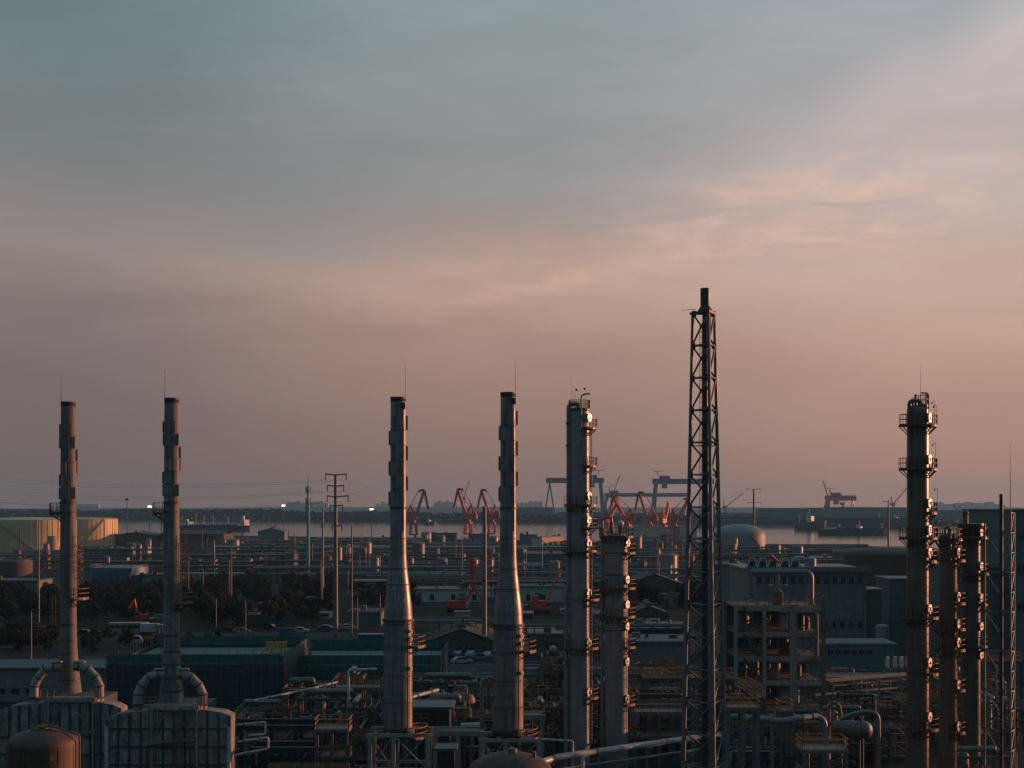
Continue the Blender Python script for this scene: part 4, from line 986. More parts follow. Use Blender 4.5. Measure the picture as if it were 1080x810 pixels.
# ------------------------------------------------------------------ trees 
def make_tree(seed, h=8.0):
    rnd = random.Random(seed)
    t = thing('tree', 'tree', 'tree', (0,0,0))
    mb = MB(); mb.tube((0,0,0),(rnd.uniform(-.2,.2),0,h*.45),.22,.13,8,False)
    cl = []
    for i in range(13):
        a = rnd.uniform(0,6.28); r = rnd.uniform(.8,3.0)*h/8; z = h*rnd.uniform(.16,.8); p = Vector((r*math.cos(a), r*math.sin(a), z))
        mb.tube((0,0,h*rnd.uniform(.25,.45)), p*.9, .09, .03, 6, False); cl.append((p, rnd.uniform(.9,1.7)*h/8))
    cl.append((Vector((0,0,h*.86)), 1.3*h/8)); mb.build('trunk', M['bark'], t)
    mb = MB()
    for p, r in cl:
        for k in range(190):
            d = Vector((rnd.gauss(0,1), rnd.gauss(0,1), rnd.gauss(0,.75)));  d = d.normalized()*r*rnd.uniform(.35,1.08)
            q = p+d; s_ = rnd.uniform(.13,.3)*h/8; u = Vector((rnd.gauss(0,1),rnd.gauss(0,1),rnd.gauss(0,1))).normalized(); v = u.cross(Vector((rnd.gauss(0,1),rnd.gauss(0,1),rnd.gauss(0,1)))).normalized()
            mb.add([q-u*s_-v*s_*.6, q+u*s_-v*s_*.6, q+u*s_*.7+v*s_*.7, q-u*s_*.7+v*s_*.7], [(0,1,2,3)])
    mb.build('crown', M['leaf'], t); return t
TREES = [Proto(make_tree(i)) for i in range(5)]
tr = random.Random(21)
def grove(n, px0, px1, y0, y1, h0, h1, label, group):
    for i in range(n):
        Y = tr.uniform(y0, y1); px = px0+(px1-px0)*(i+tr.uniform(.1,.9))/n
        TREES[tr.randrange(5)].put((X(px,Y),Y,0), tr.uniform(0,6.28), label, tr.uniform(h0,h1), group)
grove(46, 84, 176, 388, 510, .5, .95, 'dark leafy tree in the grove between the two left chimneys', 'trees between the left chimneys')
grove(84, 196, 352, 385, 570, .5, .95, 'dark leafy tree in the grove around the foot of the teal mast', 'trees around the teal mast')
grove(30, -8, 62, 388, 530, .5, .9, 'dark leafy tree left of the first chimney', 'trees left of the first chimney')
grove(10, 378, 440, 430, 520, .6, 1.0, 'dark leafy tree near the foot of the third chimney', 'trees by the third chimney')
grove(10, 640, 735, 430, 520, .6, 1.0, 'dark leafy tree between the short thick column and the flare tower', 'trees by the flare tower')
grove(14, 862, 925, 900, 1030, .35, .6, 'dark riverside tree right of the white domed tank', 'riverside trees')
grove(12, -5, 60, 318, 345, .4, .7, 'small bushy tree along the side road left of the first chimney', 'bushy trees by the side road')
grove(12, 85, 235, 312, 345, .35, .6, 'small bushy tree along the road behind the green netting', 'bushy trees behind the netting')
def far_treeline():
    rnd = random.Random(5); mb = MB()
    for i in range(20000):
        x = rnd.uniform(-2600, 1500); Y = far_shore(x)+rnd.uniform(15, 260)
        hh = (20+2*math.sin(x/140)+1.5*math.sin(x/47+1))*(Y/3300)*(.62 if x > 500 else .8 if x > 0 else 1.15); z = rnd.uniform(0,1)**.8*hh; s_ = rnd.uniform(2,4.5)
        a = rnd.uniform(0,3.14); u = Vector((math.cos(a), math.sin(a)*.5, rnd.uniform(-.2,.2)))*s_*1.5; v = Vector((rnd.uniform(-.4,.4), rnd.uniform(-.4,.4), 1))*s_*.6
        q = Vector((x,Y,z)); mb.add([q-u-v*.6, q+u-v*.6, q+u*.7+v*.7, q-u*.7+v*.7], [(0,1,2,3)])
    tag(mb.build('treeline', M['leaf_far']), 'distant dark wood along the far river bank', 'treeline', kind='stuff')
far_treeline()

# ------------------------------------------------------------------ poles, lamps, wires
def power_pole(label, px, py_base, py_top, arms, r0, r1, m='galv', nm='power_pole', cat='power pole'):
    Y = GY(py_base); s = Y/F; x = X(px,Y); zt = Zp(py_top,Y); t = thing(nm, label, cat, (x,Y,0))
    MB().tube((x,Y,0),(x,Y,zt),r0,r1,14).build('pole', M[m], t)
    for py, l, r in arms:
        z = Zp(py,Y); a = MB().bar((x+l*s,Y,z+.25),(x,Y,z),.28,.3).bar((x,Y,z),(x+r*s,Y,z+.25),.28,.3).build('crossarm', M[m], t)
        for e in (l, r):
            if abs(e) > 3: MB().tube((x+e*s*.95,Y,z+.1),(x+e*s*.95,Y,z-1.2),.14,n=8).build('insulator', M['steel_black'], a)
    return t, Vector((x,Y,zt)), s
pp, ptop, ps = power_pole('tall thick grey power pole with six crossarm levels left of the third chimney', 354, 679, 500, [(501,-11,12),(513,-9,9),(524,-9,14),(534,-6,8),(555,-4,7)], .62, .36, 'steel_grey')
power_pole('pale slim pole with short arms between the teal mast and the thick power pole', 340.5, 633, 535, [(546,-3,3),(553,-3,3),(556,-3,3)], .42, .28, 'galv')
power_pole('dark power pole with two crossarms above the white domed tank', 795, 582, 516, [(516,-8,8),(530,-7,8)], .9, .6, 'steel_black')
power_pole('dark thin pole with a short top arm near the river, left of the dark columns', 937, 580, 528, [(529,-6,1)], .75, .5, 'steel_black')
def post(label, px, py_base, py_top, r, m='galv', arm=None, nm='utility_pole', cat='pole'):
    Y = GY(py_base); x = X(px,Y); zt = Zp(py_top,Y); t = thing(nm, label, cat, (x,Y,0))
    MB().tube((x,Y,0),(x,Y,zt),r,r*.75,12).build('shaft', M[m], t)
    for k in (.25,.5,.75): MB().tube((x,Y,zt*k-.08),(x,Y,zt*k+.08),r*1.12,n=12).build('joint_ring', M[m], t)
    if arm:
        l, drop = arm; a = MB().path([(x,Y,zt-.1),(x,Y,zt+.3),(x+l*.5,Y,zt+.5),(x+l,Y,zt+.5-drop)],r*.5,6).build('lamp_arm', M[m], t)
        MB().cbox((x+l,Y,zt+.45-drop),.9,.35,.18).build('lamp_head', M['steel_black'], a)
    return t
post('thick dark grey post left of the tallest tapered chimney', 511, 690, 534, .55, 'steel_grey')
post('thin dark post between the thick power pole and the third chimney', 371, 690, 555, .22, 'steel_grey')
post('pale thin lamp post in front of the blue pinkish sheds by the second chimney', 225.5, 607, 570, .55, 'galv', (3,.2), 'lamp_post', 'lamp post')
post('thin pale pole left of the first chimney, rising before the slim cream tank', 41, 672, 550, .2, 'galv')
post('short pale pole beside the red container trailer', 33, 700, 645, .13, 'galv', (1.5,.1), 'lamp_post', 'lamp post')
post('short pale roadside pole right of the second chimney', 228, 664, 632, .13, 'galv', (-1.6,.1), 'lamp_post', 'lamp post')
post('short pale roadside pole by the orange digger', 259, 668, 635, .14, 'galv', (1.6,.1), 'lamp_post', 'lamp post')
post('short pale roadside pole left of the third chimney', 377, 664, 630, .14, 'galv', (1.6,.1), 'lamp_post', 'lamp post')
post('short pale lamp post with a bar arm close to the third chimney', 401, 668, 628, .14, 'galv', (-1.5,.1), 'lamp_post', 'lamp post')
post('thin steel post in front of the yellow oil tanks near the left edge', 21, 590, 556, .45, 'steel_black')
post('thin dark pole with short arms beside the sunlit end of the yellow oil tank', 110, 586, 548, .4, 'steel_black')
def tele_mast():
    Y = GY(615); s = Y/F; x = X(325,Y); t = thing('telecom_mast', 'slim teal telecom mast with antenna cluster and needle tip', 'telecom mast', (x,Y,0))
    MB().lathe((x,Y,0),[(.72,0),(.6,Zp(545,Y)),(.5,Zp(516,Y)),(.2,Zp(509,Y)),(.04,Zp(497,Y))],14).build('pole', M['tele_teal'], t)
    for py, r in ((546,1.0),(537,1.1),(530,1.1),(518,1.0)):
        z = Zp(py,Y); MB().hoop((x,Y,0), r-.1, r, z-.1, z+.1, 14).build('antenna_ring', M['tele_teal'], t)
        for k in range(6):
            a = k*math.pi/3+.3; MB().cbox((x+r*math.cos(a),Y+r*math.sin(a),z+.6),.25,.25,2.6,a).build('antenna', M['tele_teal'], t)
    for k in range(14): 
        z = 4+k*2.2
    MB().ladder(x+.75,Y-.3,2,Zp(548,Y),R_(-20),.5,False,.8,.09).build('ladder', M['tele_teal'], t)
tele_mast()
def high_mast(label, px, py_base, py_top, lit=True):
    Y = GY(py_base); x = X(px,Y); zt = Zp(py_top,Y); t = thing('floodlight_mast', label, 'floodlight', (x,Y,0))
    MB().tube((x,Y,0),(x,Y,zt),.5,.25,10).build('pole', M['steel_black'], t)
    f = MB().lathe((x,Y,zt-.4),[(.3,0),(1.5,.1),(1.5,.5),(.3,.6)],12).build('lamp_crown', M['steel_black'], t)
    for k in range(3):
        a = -math.pi*.3-k*math.pi*.2
        MB().cbox((x+1.5*math.cos(a),Y+1.5*math.sin(a),zt-.9),.5,1.0,1.0,a).build('floodlight_lamp', M['lamp_lit' if lit else 'steel_black'], f)
high_mast('lit floodlight mast by the river, left of the second chimney', 158, 566, 533.5)
high_mast('lit floodlight mast by the moored ship with the lit deckhouse', 299, 564, 532.5)
high_mast('lit floodlight mast between the thick power pole and the third chimney', 392, 566, 536)
high_mast('unlit dark floodlight mast right of the sunlit yellow tank', 134, 576, 526, False)
# overhead lines
def wire(a, b, sag, label, group):
    a = Vector(a); b = Vector(b); pts = []
    for i in range(25):
        f = i/24; p = a.lerp(b,f); p.z -= sag*4*f*(1-f); pts.append(p)
    o = MB().path(pts, .024, 5, .01, 1).build('power_line', M['steel_black'], None, a); tag(o, label, 'power line', group, 'thing')
for py, e, zl in ((502,-10.5,10),(502,11.4,6),(514,-8,2),(514,8,-2),(525,-8,-5),(525,12,-8)):
    wire((ptop.x+e*ps, ptop.y, Zp(py, ptop.y)-.9), (-235, 470+e*2, 48+zl*.55), 6, 'thin dark power cable strung leftward from the thick power pole', 'cables left of the power pole')
for py, e in ((502,11.4),(514,8),(525,12)):
    wire((ptop.x+e*ps, ptop.y, Zp(py, ptop.y)-.9), (X(520,900), 900, 33-(py-514)*.3), 5, 'thin dark power cable strung towards the cranes from the thick power pole', 'cables right of the power pole')
for e in (-7,7):
    wire((X(795+e,GY(582)), GY(582), Zp(531,GY(582))-1.3), (X(937,GY(580)), GY(580), Zp(529,GY(580))), 6, 'thin dark cable strung between the two dark poles by the river', 'cables by the river')

# ------------------------------------------------------------------ vehicles
def make_car(body, kind):
    t = thing('parked_car', 'car', 'car', (0,0,0))
    mb = MB(); L, W = 4.4, 1.78
    if kind == 'van': prof = [(-2.3,.35),(2.3,.35),(2.4,.8),(2.1,1.05),(1.6,1.9),(-2.25,2.0),(-2.4,1.0)]; gl = [(1.58,1.78),(1.98,1.12),(-2.1,1.12),(-2.1,1.78)]
    else: prof = [(-2.2,.3),(2.15,.3),(2.25,.62),(2.1,.82),(1.15,.95),(.55,1.45),(-1.0,1.47),(-1.75,1.0),(-2.2,.95)]; gl = [(.98,.99),(.5,1.38),(-.95,1.4),(-1.55,1.02)]
    mb.prism(prof, -W/2, W/2); mb.build('body', M[body], t)
    MB().prism(gl, -W/2-.012, W/2+.012).build('side_window', M['glass_dark'], t)
    for x in (-1.4, 1.4):
        for y in (-W/2, W/2):
            w = MB().tube((x,y-.1,.32),(x,y+.1,.32),.32,n=14).build('wheel', M['rubber'], t)
            MB().tube((x,y-.115,.32),(x,y+.115,.32),.19,n=10).build('rim', M['galv'], w)
    for y in (-.6,.6): MB().cbox((2.2,y,.66),.12,.34,.14).build('headlight', M['ship_white'], t)
    return t
CARS = {k: Proto(make_car(*v)) for k, v in {'white': ('car_white','car'), 'black': ('car_black','car'), 'silver': ('car_silver','car'), 'blue': ('car_blue','car'), 'van': ('car_white','van')}.items()}
def car(kind, px, py, rz, label, group=None):
    Y = GY(py); CARS[kind].put((X(px,Y),Y,.006), R_(rz), label, 1.0, group)
PK = 'cars parked by the road'
car('black', 468, 695, 62, 'black car parked at the near end of the row beside the green netting', PK)
car('black', 476, 698, 20, 'black car parked askew in front of the white cars by the road', PK)
car('white', 487, 700, 15, 'white car closest to the road by the thick dark post', PK)
car('silver', 486, 693, 62, 'silver car in the row, third from the green netting', PK)
car('white', 499, 693, 62, 'white car in the row left of the thick dark post', PK)
car('silver', 506, 696, 20, 'silver car in front of the row left of the thick dark post', PK)
car('white', 517, 694, 62, 'white car in the row right of the thick dark post', PK)
car('blue', 541, 694, 62, 'blue car behind the tallest tapered chimney', PK)
car('silver', 255, 668, 12, 'silver car on the side road below the orange digger', PK)
car('black', 243, 667, 12, 'black car on the side road left of the silver car', PK)
car('white', 317, 667.5, 8, 'white car alone on the side road by the blue bin', PK)
car('black', 283, 664, 170, 'black car on the side road between the orange digger and the blue bin', PK)
car('white', 367, 664, 5, 'white car half hidden behind the thick power pole', PK)
car('silver', 357, 664, 5, 'silver car left of the thick power pole on the side road', PK)
car('blue', 344, 665, 5, 'blue car on the side road between the white car and the power pole', PK)
car('van', 140, 679, 8, 'white van parked in front of the white bus', PK)
car('white', 104, 672, 5, 'white car right of the first chimney on the side road', PK)
car('black', 90, 670, 5, 'black car right beside the first chimney on the side road', PK)
car('van', 690, 660, 40, 'white van by the low rusty hall near the short thick column', PK)
def truck(label, px, py, rz, box, cab, L=8.0, nm='truck', hb=2.9):
    Y = GY(py); t = thing(nm, label, nm, (0,0,0))
    MB().box(-L/2,L/2-.2,-1.22,1.22,1.0,1.0+hb).build('cargo_box', M[box], t)
    MB().prism([(L/2,.5),(L/2+1.9,.5),(L/2+2.0,1.5),(L/2+1.6,2.7),(L/2,2.8)],-1.2,1.2).build('cab', M[cab], t)
    MB().prism([(L/2+1.2,1.6),(L/2+1.93,1.6),(L/2+1.62,2.5),(L/2+1.2,2.5)],-1.215,1.215).build('windscreen', M['glass_dark'], t)
    MB().box(-L/2,L/2+1.5,-.5,.5,.6,.98).build('chassis', M['steel_black'], t)
    for x in (-L/2+1,-L/2+2.3,L/2+.9):
        for y in (-1.0,1.0): MB().tube((x,y-.18,.5),(x,y+.18,.5),.5,n=14).build('wheel', M['rubber'], t)
    return place(t, (X(px,Y),Y,.006), R_(rz))
truck('red container trailer with a green strip parked left of the first chimney', 30, 676, 4, 'container_red', 'car_blue', 10.5, 'truck', 2.6)
truck('white truck with an open box facing the second chimney', 158, 670, 6, 'car_white', 'car_white', 4.5, 'truck', 2.0)
truck('dark truck parked behind the silver car near the orange digger', 271, 661, 8, 'steel_black', 'car_blue', 6, 'truck', 2.4)
def bus():
    Y = GY(669); t = thing('bus', 'white bus with dark windows parked behind the white van', 'bus', (0,0,0))
    MB().prism([(-5,.35),(5,.35),(5.15,1.4),(4.9,2.9),(4.6,3.05),(-4.8,3.05),(-5,2.8)],-1.2,1.2).build('body', M['car_silver'], t)
    for i in range(6): MB().box(-4.6+i*1.5,-3.3+i*1.5,-1.21,1.21,1.55,2.5).build('window', M['glass_dark'], t)
    for x in (-3.2,3.2):
        for y in (-1.1,1.1): MB().tube((x,y-.15,.48),(x,y+.15,.48),.48,n=14).build('wheel', M['rubber'], t)
    place(t, (X(136,Y),Y,.006), R_(5))
bus()
def container(label, px, py, m, rz=0, L=6.06, z=0.0, group='shipping containers'):
    Y = GY(py); t = thing('shipping_container', label, 'container', (0,0,0), group)
    MB().box(-L/2,L/2,-1.2,1.2,.12,2.6).build('shell', M[m], t)
    mb = MB()
    for i in range(18): mb.box(-L/2+.2+i*(L-.4)/17-.07,-L/2+.2+i*(L-.4)/17+.07,-1.25,1.25,.25,2.5)
    mb.build('corrugation', M[m], t)
    for x in (-L/2,L/2): MB().box(x-.06,x+.06,-1.26,1.26,0,2.66).build('end_frame', M[m], t)
    return place(t, (X(px,Y),Y,z), R_(rz), 2.2 if py < 600 else 1)
for i, (px, py, m, lb) in enumerate([(236,577,'container_red','red container block at the left end of the riverside stack'),(247,578,'wall_orange','orange container block in the riverside stack, second from the left end'),(262,577,'container_red','red container block in the middle of the riverside stack'),(275,577,'wall_orange','orange container block right of the middle of the riverside stack'),(286,577,'container_red','red container block at the right end of the riverside stack, by the gabled shed')]):
    container(lb, px, py, m)
container('red brown container in the yard beside the short thick column', 672, 643, 'container_red', 10)
container('dull red container in the yard right of the tallest tapered chimney', 683, 645, 'container_red', 10)
container('blue site container by the green netted building left of the third chimney', 392, 680, 'car_blue', 3)
def bin_():
    Y = GY(669); t = thing('waste_skip', 'blue waste skip beside the lone white car on the side road', 'skip', (X(302,Y),Y,0)); x = X(302,Y)
    MB().prism([(x-1.6,.1),(x+1.6,.1),(x+2.1,1.6),(x-2.1,1.6)],Y-.9,Y+.9).build('hopper', M['car_blue'], t)
    MB().box(x-2.15,x+2.15,Y-.98,Y-.88,1.5,1.7).build('rim', M['tank_blue'], t)
bin_()
def digger(label, px, py, rz, m, boom, nm='excavator', cat='excavator', sc=1.0):
    Y = GY(py); t = thing(nm, label, cat, (0,0,0))
    for y in (-1.1,1.1): MB().box(-1.8,1.8,y-.35,y+.35,.05,.9).build('track', M['rubber'], t)
    MB().box(-1.9,1.5,-1.3,1.3,1.0,2.5).build('machine_house', M[m], t)
    c = MB().prism([(.3,1.0),(1.7,1.0),(1.7,2.3),(1.3,3.1),(.3,3.1)],.35,1.35).build('cab', M[m], t)
    MB().box(.5,1.6,.3,1.4,2.1,2.9).build('window', M['glass_dark'], c)
    for a, b, w in boom: MB().bar(a,b,w,w*1.2).build('boom', M[m], t)
    return place(t, (X(px,Y),Y,0), R_(rz), sc)
dg = [((1.5,0,1.8),(3.6,0,5.0),.4),((3.6,0,5.0),(5.6,0,2.4),.32),((5.6,0,2.4),(5.2,0,.9),.7)]
digger('orange digger standing by the side road near a pale pole', 262, 655, 30, 'orange_paint', dg)
digger('rusty red digger with raised arm behind the white bus', 150, 657, 160, 'red_dull', [((1.5,0,1.8),(2.6,0,6.5),.4),((2.6,0,6.5),(4.6,0,4.0),.32)])
digger('red crane cab in front of the long white building left of the tallest chimney', 493, 633, 200, 'red_dull', [((-1,0,2.2),(-.5,0,8),.5),((-.5,0,8),(-3,0,2.5),.2)], 'crawler_crane', 'crane', 2.0)
digger('dull red digger below the red crane cab by the long white building', 482, 646, 20, 'red_dull', dg, sc=1.5)
def red_crawler():
    Y = GY(647); s = Y/F; x = X(570,Y)
    t = thing('crawler_crane', 'bright red crawler crane with a long raised lattice boom', 'crane', (x,Y,0))
    for y in (-1.6,1.6): MB().box(x-2.8,x+2.8,Y+y-.45,Y+y+.45,0,1.1).build('track', M['rubber'], t)
    MB().box(x-3.0,x+1.6,Y-1.6,Y+1.6,1.3,4.0).build('machine_house', M['red_paint'], t)
    MB().box(x-2.4,x-.6,Y-1.2,Y+1.2,4.0,5.6).build('winch_house', M['red_paint'], t)
    c = MB().box(x+1.6,x+3.0,Y-1.7,Y-.4,1.4,3.6).build('cab', M['red_paint'], t); MB().box(x+1.9,x+3.03,Y-1.73,Y-.5,2.4,3.3).build('window', M['glass_dark'], c)
    a = Vector((x+1.2,Y,2.2)); b = Vector((X(592.5,Y),Y+1,Zp(598,Y))); d = (b-a).normalized(); e = Vector((-d.z,0,d.x)); f = d.cross(e)
    mb = MB(); n = 18
    for k1, k2 in ((-1,-1),(1,-1),(1,1),(-1,1)): mb.bar(a+e*.3*k1+f*.3*k2, b+e*.2*k1+f*.2*k2, .14)
    for i in range(n):
        p = a.lerp(b,i/n); q = a.lerp(b,(i+1)/n)
        for k2 in (-1,1): mb.bar(p+e*.28*(1 if i%2 else -1)+f*.28*k2, q+e*.28*(-1 if i%2 else 1)+f*.28*k2, .09)
    mb.build('lattice_boom', M['red_paint'], t)
    MB().box(b.x-.6,b.x+.6,b.y-.5,b.y+.5,b.z-.2,b.z+1.3).build('boom_sheave', M['orange_paint'], t)
    MB().tube(b,(b.x+.3,b.y,b.z-9),.05,n=6).build('hoist_rope', M['steel_black'], t)
    MB().tube((x-2.2,Y,5.5),b,.06,n=6).build('pendant_rope', M['steel_black'], t)
red_crawler()
# ------------------------------------------------------------------ harbour: cranes, ships, far shore
def make_portal_crane(m, boom_ang=66, jib=True):
    t = thing('harbour_crane', 'crane', 'harbour crane', (0,0,0), 'red harbour cranes')
    for x in (-5,5):
        for y in (-5,5): MB().bar((x*.66,y*.66,0),(x*.5,y*.5,11),1.5,1.5).build('portal_leg', M[m], t)
    mb = MB()
    for k in (-1,1): mb.bar((-3.4,3.3*k,.6),(3.4,3.3*k,.6),1.2); mb.bar((3.3*k,-3.4,.6),(3.3*k,3.4,.6),1.1)
    mb.build('portal_sill', M[m], t); MB().box(-3.4,3.4,-3.4,3.4,10.6,12.0).build('portal_deck', M[m], t)
    MB().tube((0,0,12),(0,0,15),2.2,1.9,16).build('slewing_column', M[m], t)
    h = MB().box(-8.5,2.4,-2.8,2.8,15.2,20.2).build('machine_house', M['red_paint'], t)
    for i in range(4): MB().box(-7.6+i*2.2,-6.4+i*2.2,-2.83,2.83,17.4,18.8).build('window', M['glass_dark'], h)
    c = MB().box(2.4,4.6,-2.6,-.4,16.0,18.6).build('cab', M['ship_white'], t); MB().box(3.0,4.65,-2.65,-.35,17.0,18.2).build('window', M['glass_dark'], c)
    mb = MB()
    for y in (-1.8,1.8): mb.bar((1.2,y,20),(-3,y*.4,29.5),1.1); mb.bar((-6.5,y,20),(-3,y*.4,29.5),.9)
    mb.bar((-3,-1,29.5),(-3,1,29.5),.8); mb.build('back_frame', M[m], t)
    a = R_(boom_ang); tip = Vector((2.2+28*math.cos(a),0,18+28*math.sin(a)))
    mb = MB(); p0 = Vector((2.2,0,18))
    for y in (-1.5,1.5): mb.bar(p0+Vector((0,y,0)), tip+Vector((0,y*.35,0)), 1.6, 2.2)
    for i in range(1,7): p = p0.lerp(tip,i/7); w = 1.5-1.0*i/7; mb.bar(p+Vector((0,-w,0)), p+Vector((0,w,0)), .4)
    mb.build('boom', M[m], t)
    tail = tip+Vector((-5.5,0,-.5)); nose = tip+Vector((4.0,0,-19))
    if jib:
        mb = MB(); mb.bar(tail,tip,1.9,2.3); mb.bar(tip,nose,1.6,2.0); mb.bar(tail+Vector((0,0,-.4)),tip.lerp(nose,.6),.35); mb.build('fly_jib', M[m], t)
        MB().bar(tail,(-3,0,29.5),.5).build('jib_tie', M[m], t)
        MB().tube(nose,nose-vz(3),.14,n=6).tube(nose-vz(3),nose-vz(4.5),.7,n=8).build('hook_block', M['steel_black'], t)
    MB().bar((-3,0,29.5),p0.lerp(tip,.55),.45).build('luffing_rod', M[m], t)
    MB().box(-7.5,-4.2,-1.6,1.6,20.2,22.6).build('counterweight', M[m], t)
    return t
PCR = Proto(make_portal_crane('red_dull', 72)); PCL = Proto(make_portal_crane('red_dull', 58))
def pcrane(pr, px, py, rz, label, sc=1.0):
    Y = GY(py); pr.put((X(px,Y),Y,1.1), R_(rz), label, sc)
pcrane(PCR, 436, 565.5, 12, 'red harbour crane closest to the third chimney', 1.08)
pcrane(PCL, 662, 566.5, 150, 'red harbour crane right of the shorter thick column, its boom leaning left', .98)
pcrane(PCL, 700, 565, 60, 'red harbour crane squeezed between the folded jib crane and the orange red one', .85)
pcrane(PCR, 494, 564.5, 165, 'red harbour crane left of the thick dark post, with a thin mast behind it', 1.12)
pcrane(PCR, 519, 564.5, 170, 'red harbour crane partly behind the thick dark post', 1.1)
pcrane(PCL, 641, 566.5, 40, 'red harbour crane with lowered boom behind the short thick column', .9)
pcrane(PCR, 685, 566.5, 168, 'red harbour crane with folded jib left of the orange red one', 1.02)
PCL2 = Proto(make_portal_crane('red_paint', 60))  # brighter red than the other cranes, sunlight put into its paint
pcrane(PCL2, 712, 567.5, 20, 'orange red sunlit harbour crane beside the flare tower', .92)
def goliath(label, pxl, pxr, py_top, py_base, rigid, m='haze_tinted_steel', girder_h=5.5):
    Y = GY(py_base); s = Y/F; x0, x1 = X(pxl,Y), X(pxr,Y); zt = Zp(py_top,Y); gh = girder_h*s
    t = thing('gantry_crane', label, 'gantry crane', ((x0+x1)/2,Y,0), 'shipyard gantry cranes')
    MB().box(x0-2,x1+2,Y-5,Y+5,zt-gh,zt).build('main_girder', M[m], t)
    xr, xh = (x1,x0) if rigid > 0 else (x0,x1)
    mb = MB()
    for y in (-26,26): mb.bar((xr-rigid*6,Y+y*.25,zt-gh),(xr+rigid*2,Y+y,0),7,7)
    mb.bar((xr,Y-18,zt*.35),(xr,Y+18,zt*.35),5); mb.build('rigid_leg', M[m], t)
    mb = MB(); 
    for k in (-1,1): mb.bar((xh+rigid*6,Y,zt-gh),(xh+rigid*6+k*14,Y+k*20,0),3.2,3.2)
    mb.build('hinged_leg', M[m], t)
    MB().box(xr-rigid*26-12,xr-rigid*26+12,Y-7,Y+7,zt+.1,zt+7).build('trolley', M[m], t)
    MB().box(xr-rigid*26-6,xr-rigid*26+6,Y-4,Y+4,zt-gh-10,zt-gh-.1).build('hoist_cabin', M[m], t)
    MB().bar((xr-rigid*10,Y,zt+7),(xr-rigid*10,Y,zt+18),1.2).bar((xr-rigid*10-9,Y,zt+17),(xr-rigid*10+14,Y,zt+18),1.1).build('service_crane', M[m], t)
goliath('long purple gantry crane seen behind the tall pale column', 577, 636, 504, 548, 1)
goliath('purple gantry crane whose girder ends behind the flare tower', 689, 752, 505, 548, -1)
goliath('smaller farther purple gantry crane with a low girder behind the red cranes', 638, 728, 520, 545, -1, girder_h=4)
goliath('red gantry crane at the far shipyard left of the dark columns', 871, 902, 522.5, 546.5, -1, 'red_paint', 5.5)
def luffing(label, px, py, h, lean, m, L, nm='tower_crane'):
    Y = GY(py); x = X(px,Y); s = Y/F; t = thing(nm, label, 'tower crane', (x,Y,0), 'shipyard tower cranes'); zt = h*s
    mb = MB()
    for k in (-1,1): mb.bar((x+k*3,Y-3,0),(x+k*2,Y-2,zt),1.3); mb.bar((x+k*3,Y+3,0),(x+k*2,Y+2,zt),1.3)
    for i in range(7): mb.bar((x-3,Y-3,zt*i/7),(x+3,Y-3,zt*(i+1)/7),.8)
    mb.build('tower', M[m], t)
    MB().box(x-7,x+4,Y-4,Y+4,zt,zt+6).build('machine_house', M[m], t)
    b = Vector((x+lean[0]*s,Y,zt+lean[1]*s)); a = Vector((x,Y,zt+3)); mb = MB()
    for k in (-1,1): mb.bar(a+Vector((0,2*k,0)), b+Vector((0,.6*k,0)), 1.4, 1.7)
    mb.build('boom', M[m], t); apex = Vector((x-math.copysign(4*s,lean[0])*.6,Y,zt+9*s))
    MB().bar(a,apex,1.4).bar((x-math.copysign(6,lean[0]),Y,zt+6),apex,1.0).build('mast_head', M[m], t)
    MB().tube(apex,b,.35,n=6).build('pendant_rope', M['steel_black'], t)
    MB().tube(b,b-vz(9*s),.25,n=6).build('hoist_rope', M['steel_black'], t)
luffing('tall red crane with raised boom standing by the red gantry crane', 874, 547, 20, (-6,20), 'red_paint', 30)
luffing('dull red crane with boom leaning right, beside the tallest dark column', 942, 547, 14, (16,20), 'red_paint', 30)
luffing('faint purple crane with long boom leaning right of the flare tower', 765, 546, 10, (19,16), 'haze_tinted_steel', 30)
luffing('faint crane with boom leaning right behind the two gantry cranes', 645, 547, 22, (9,24), 'haze_tinted_steel', 30)
luffing('faint crane with thin boom above the second red harbour crane', 489, 547, 20, (6,20), 'haze_tinted_steel', 30)
luffing('small faint crane beside the red gantry crane at the far shipyard', 889, 546.5, 14, (-9,6), 'red_dull', 30)
luffing('small faint crane right of the funnel shaped crown of the shortest column', 1010, 547, 6, (-5,9), 'haze_tinted_steel', 30)
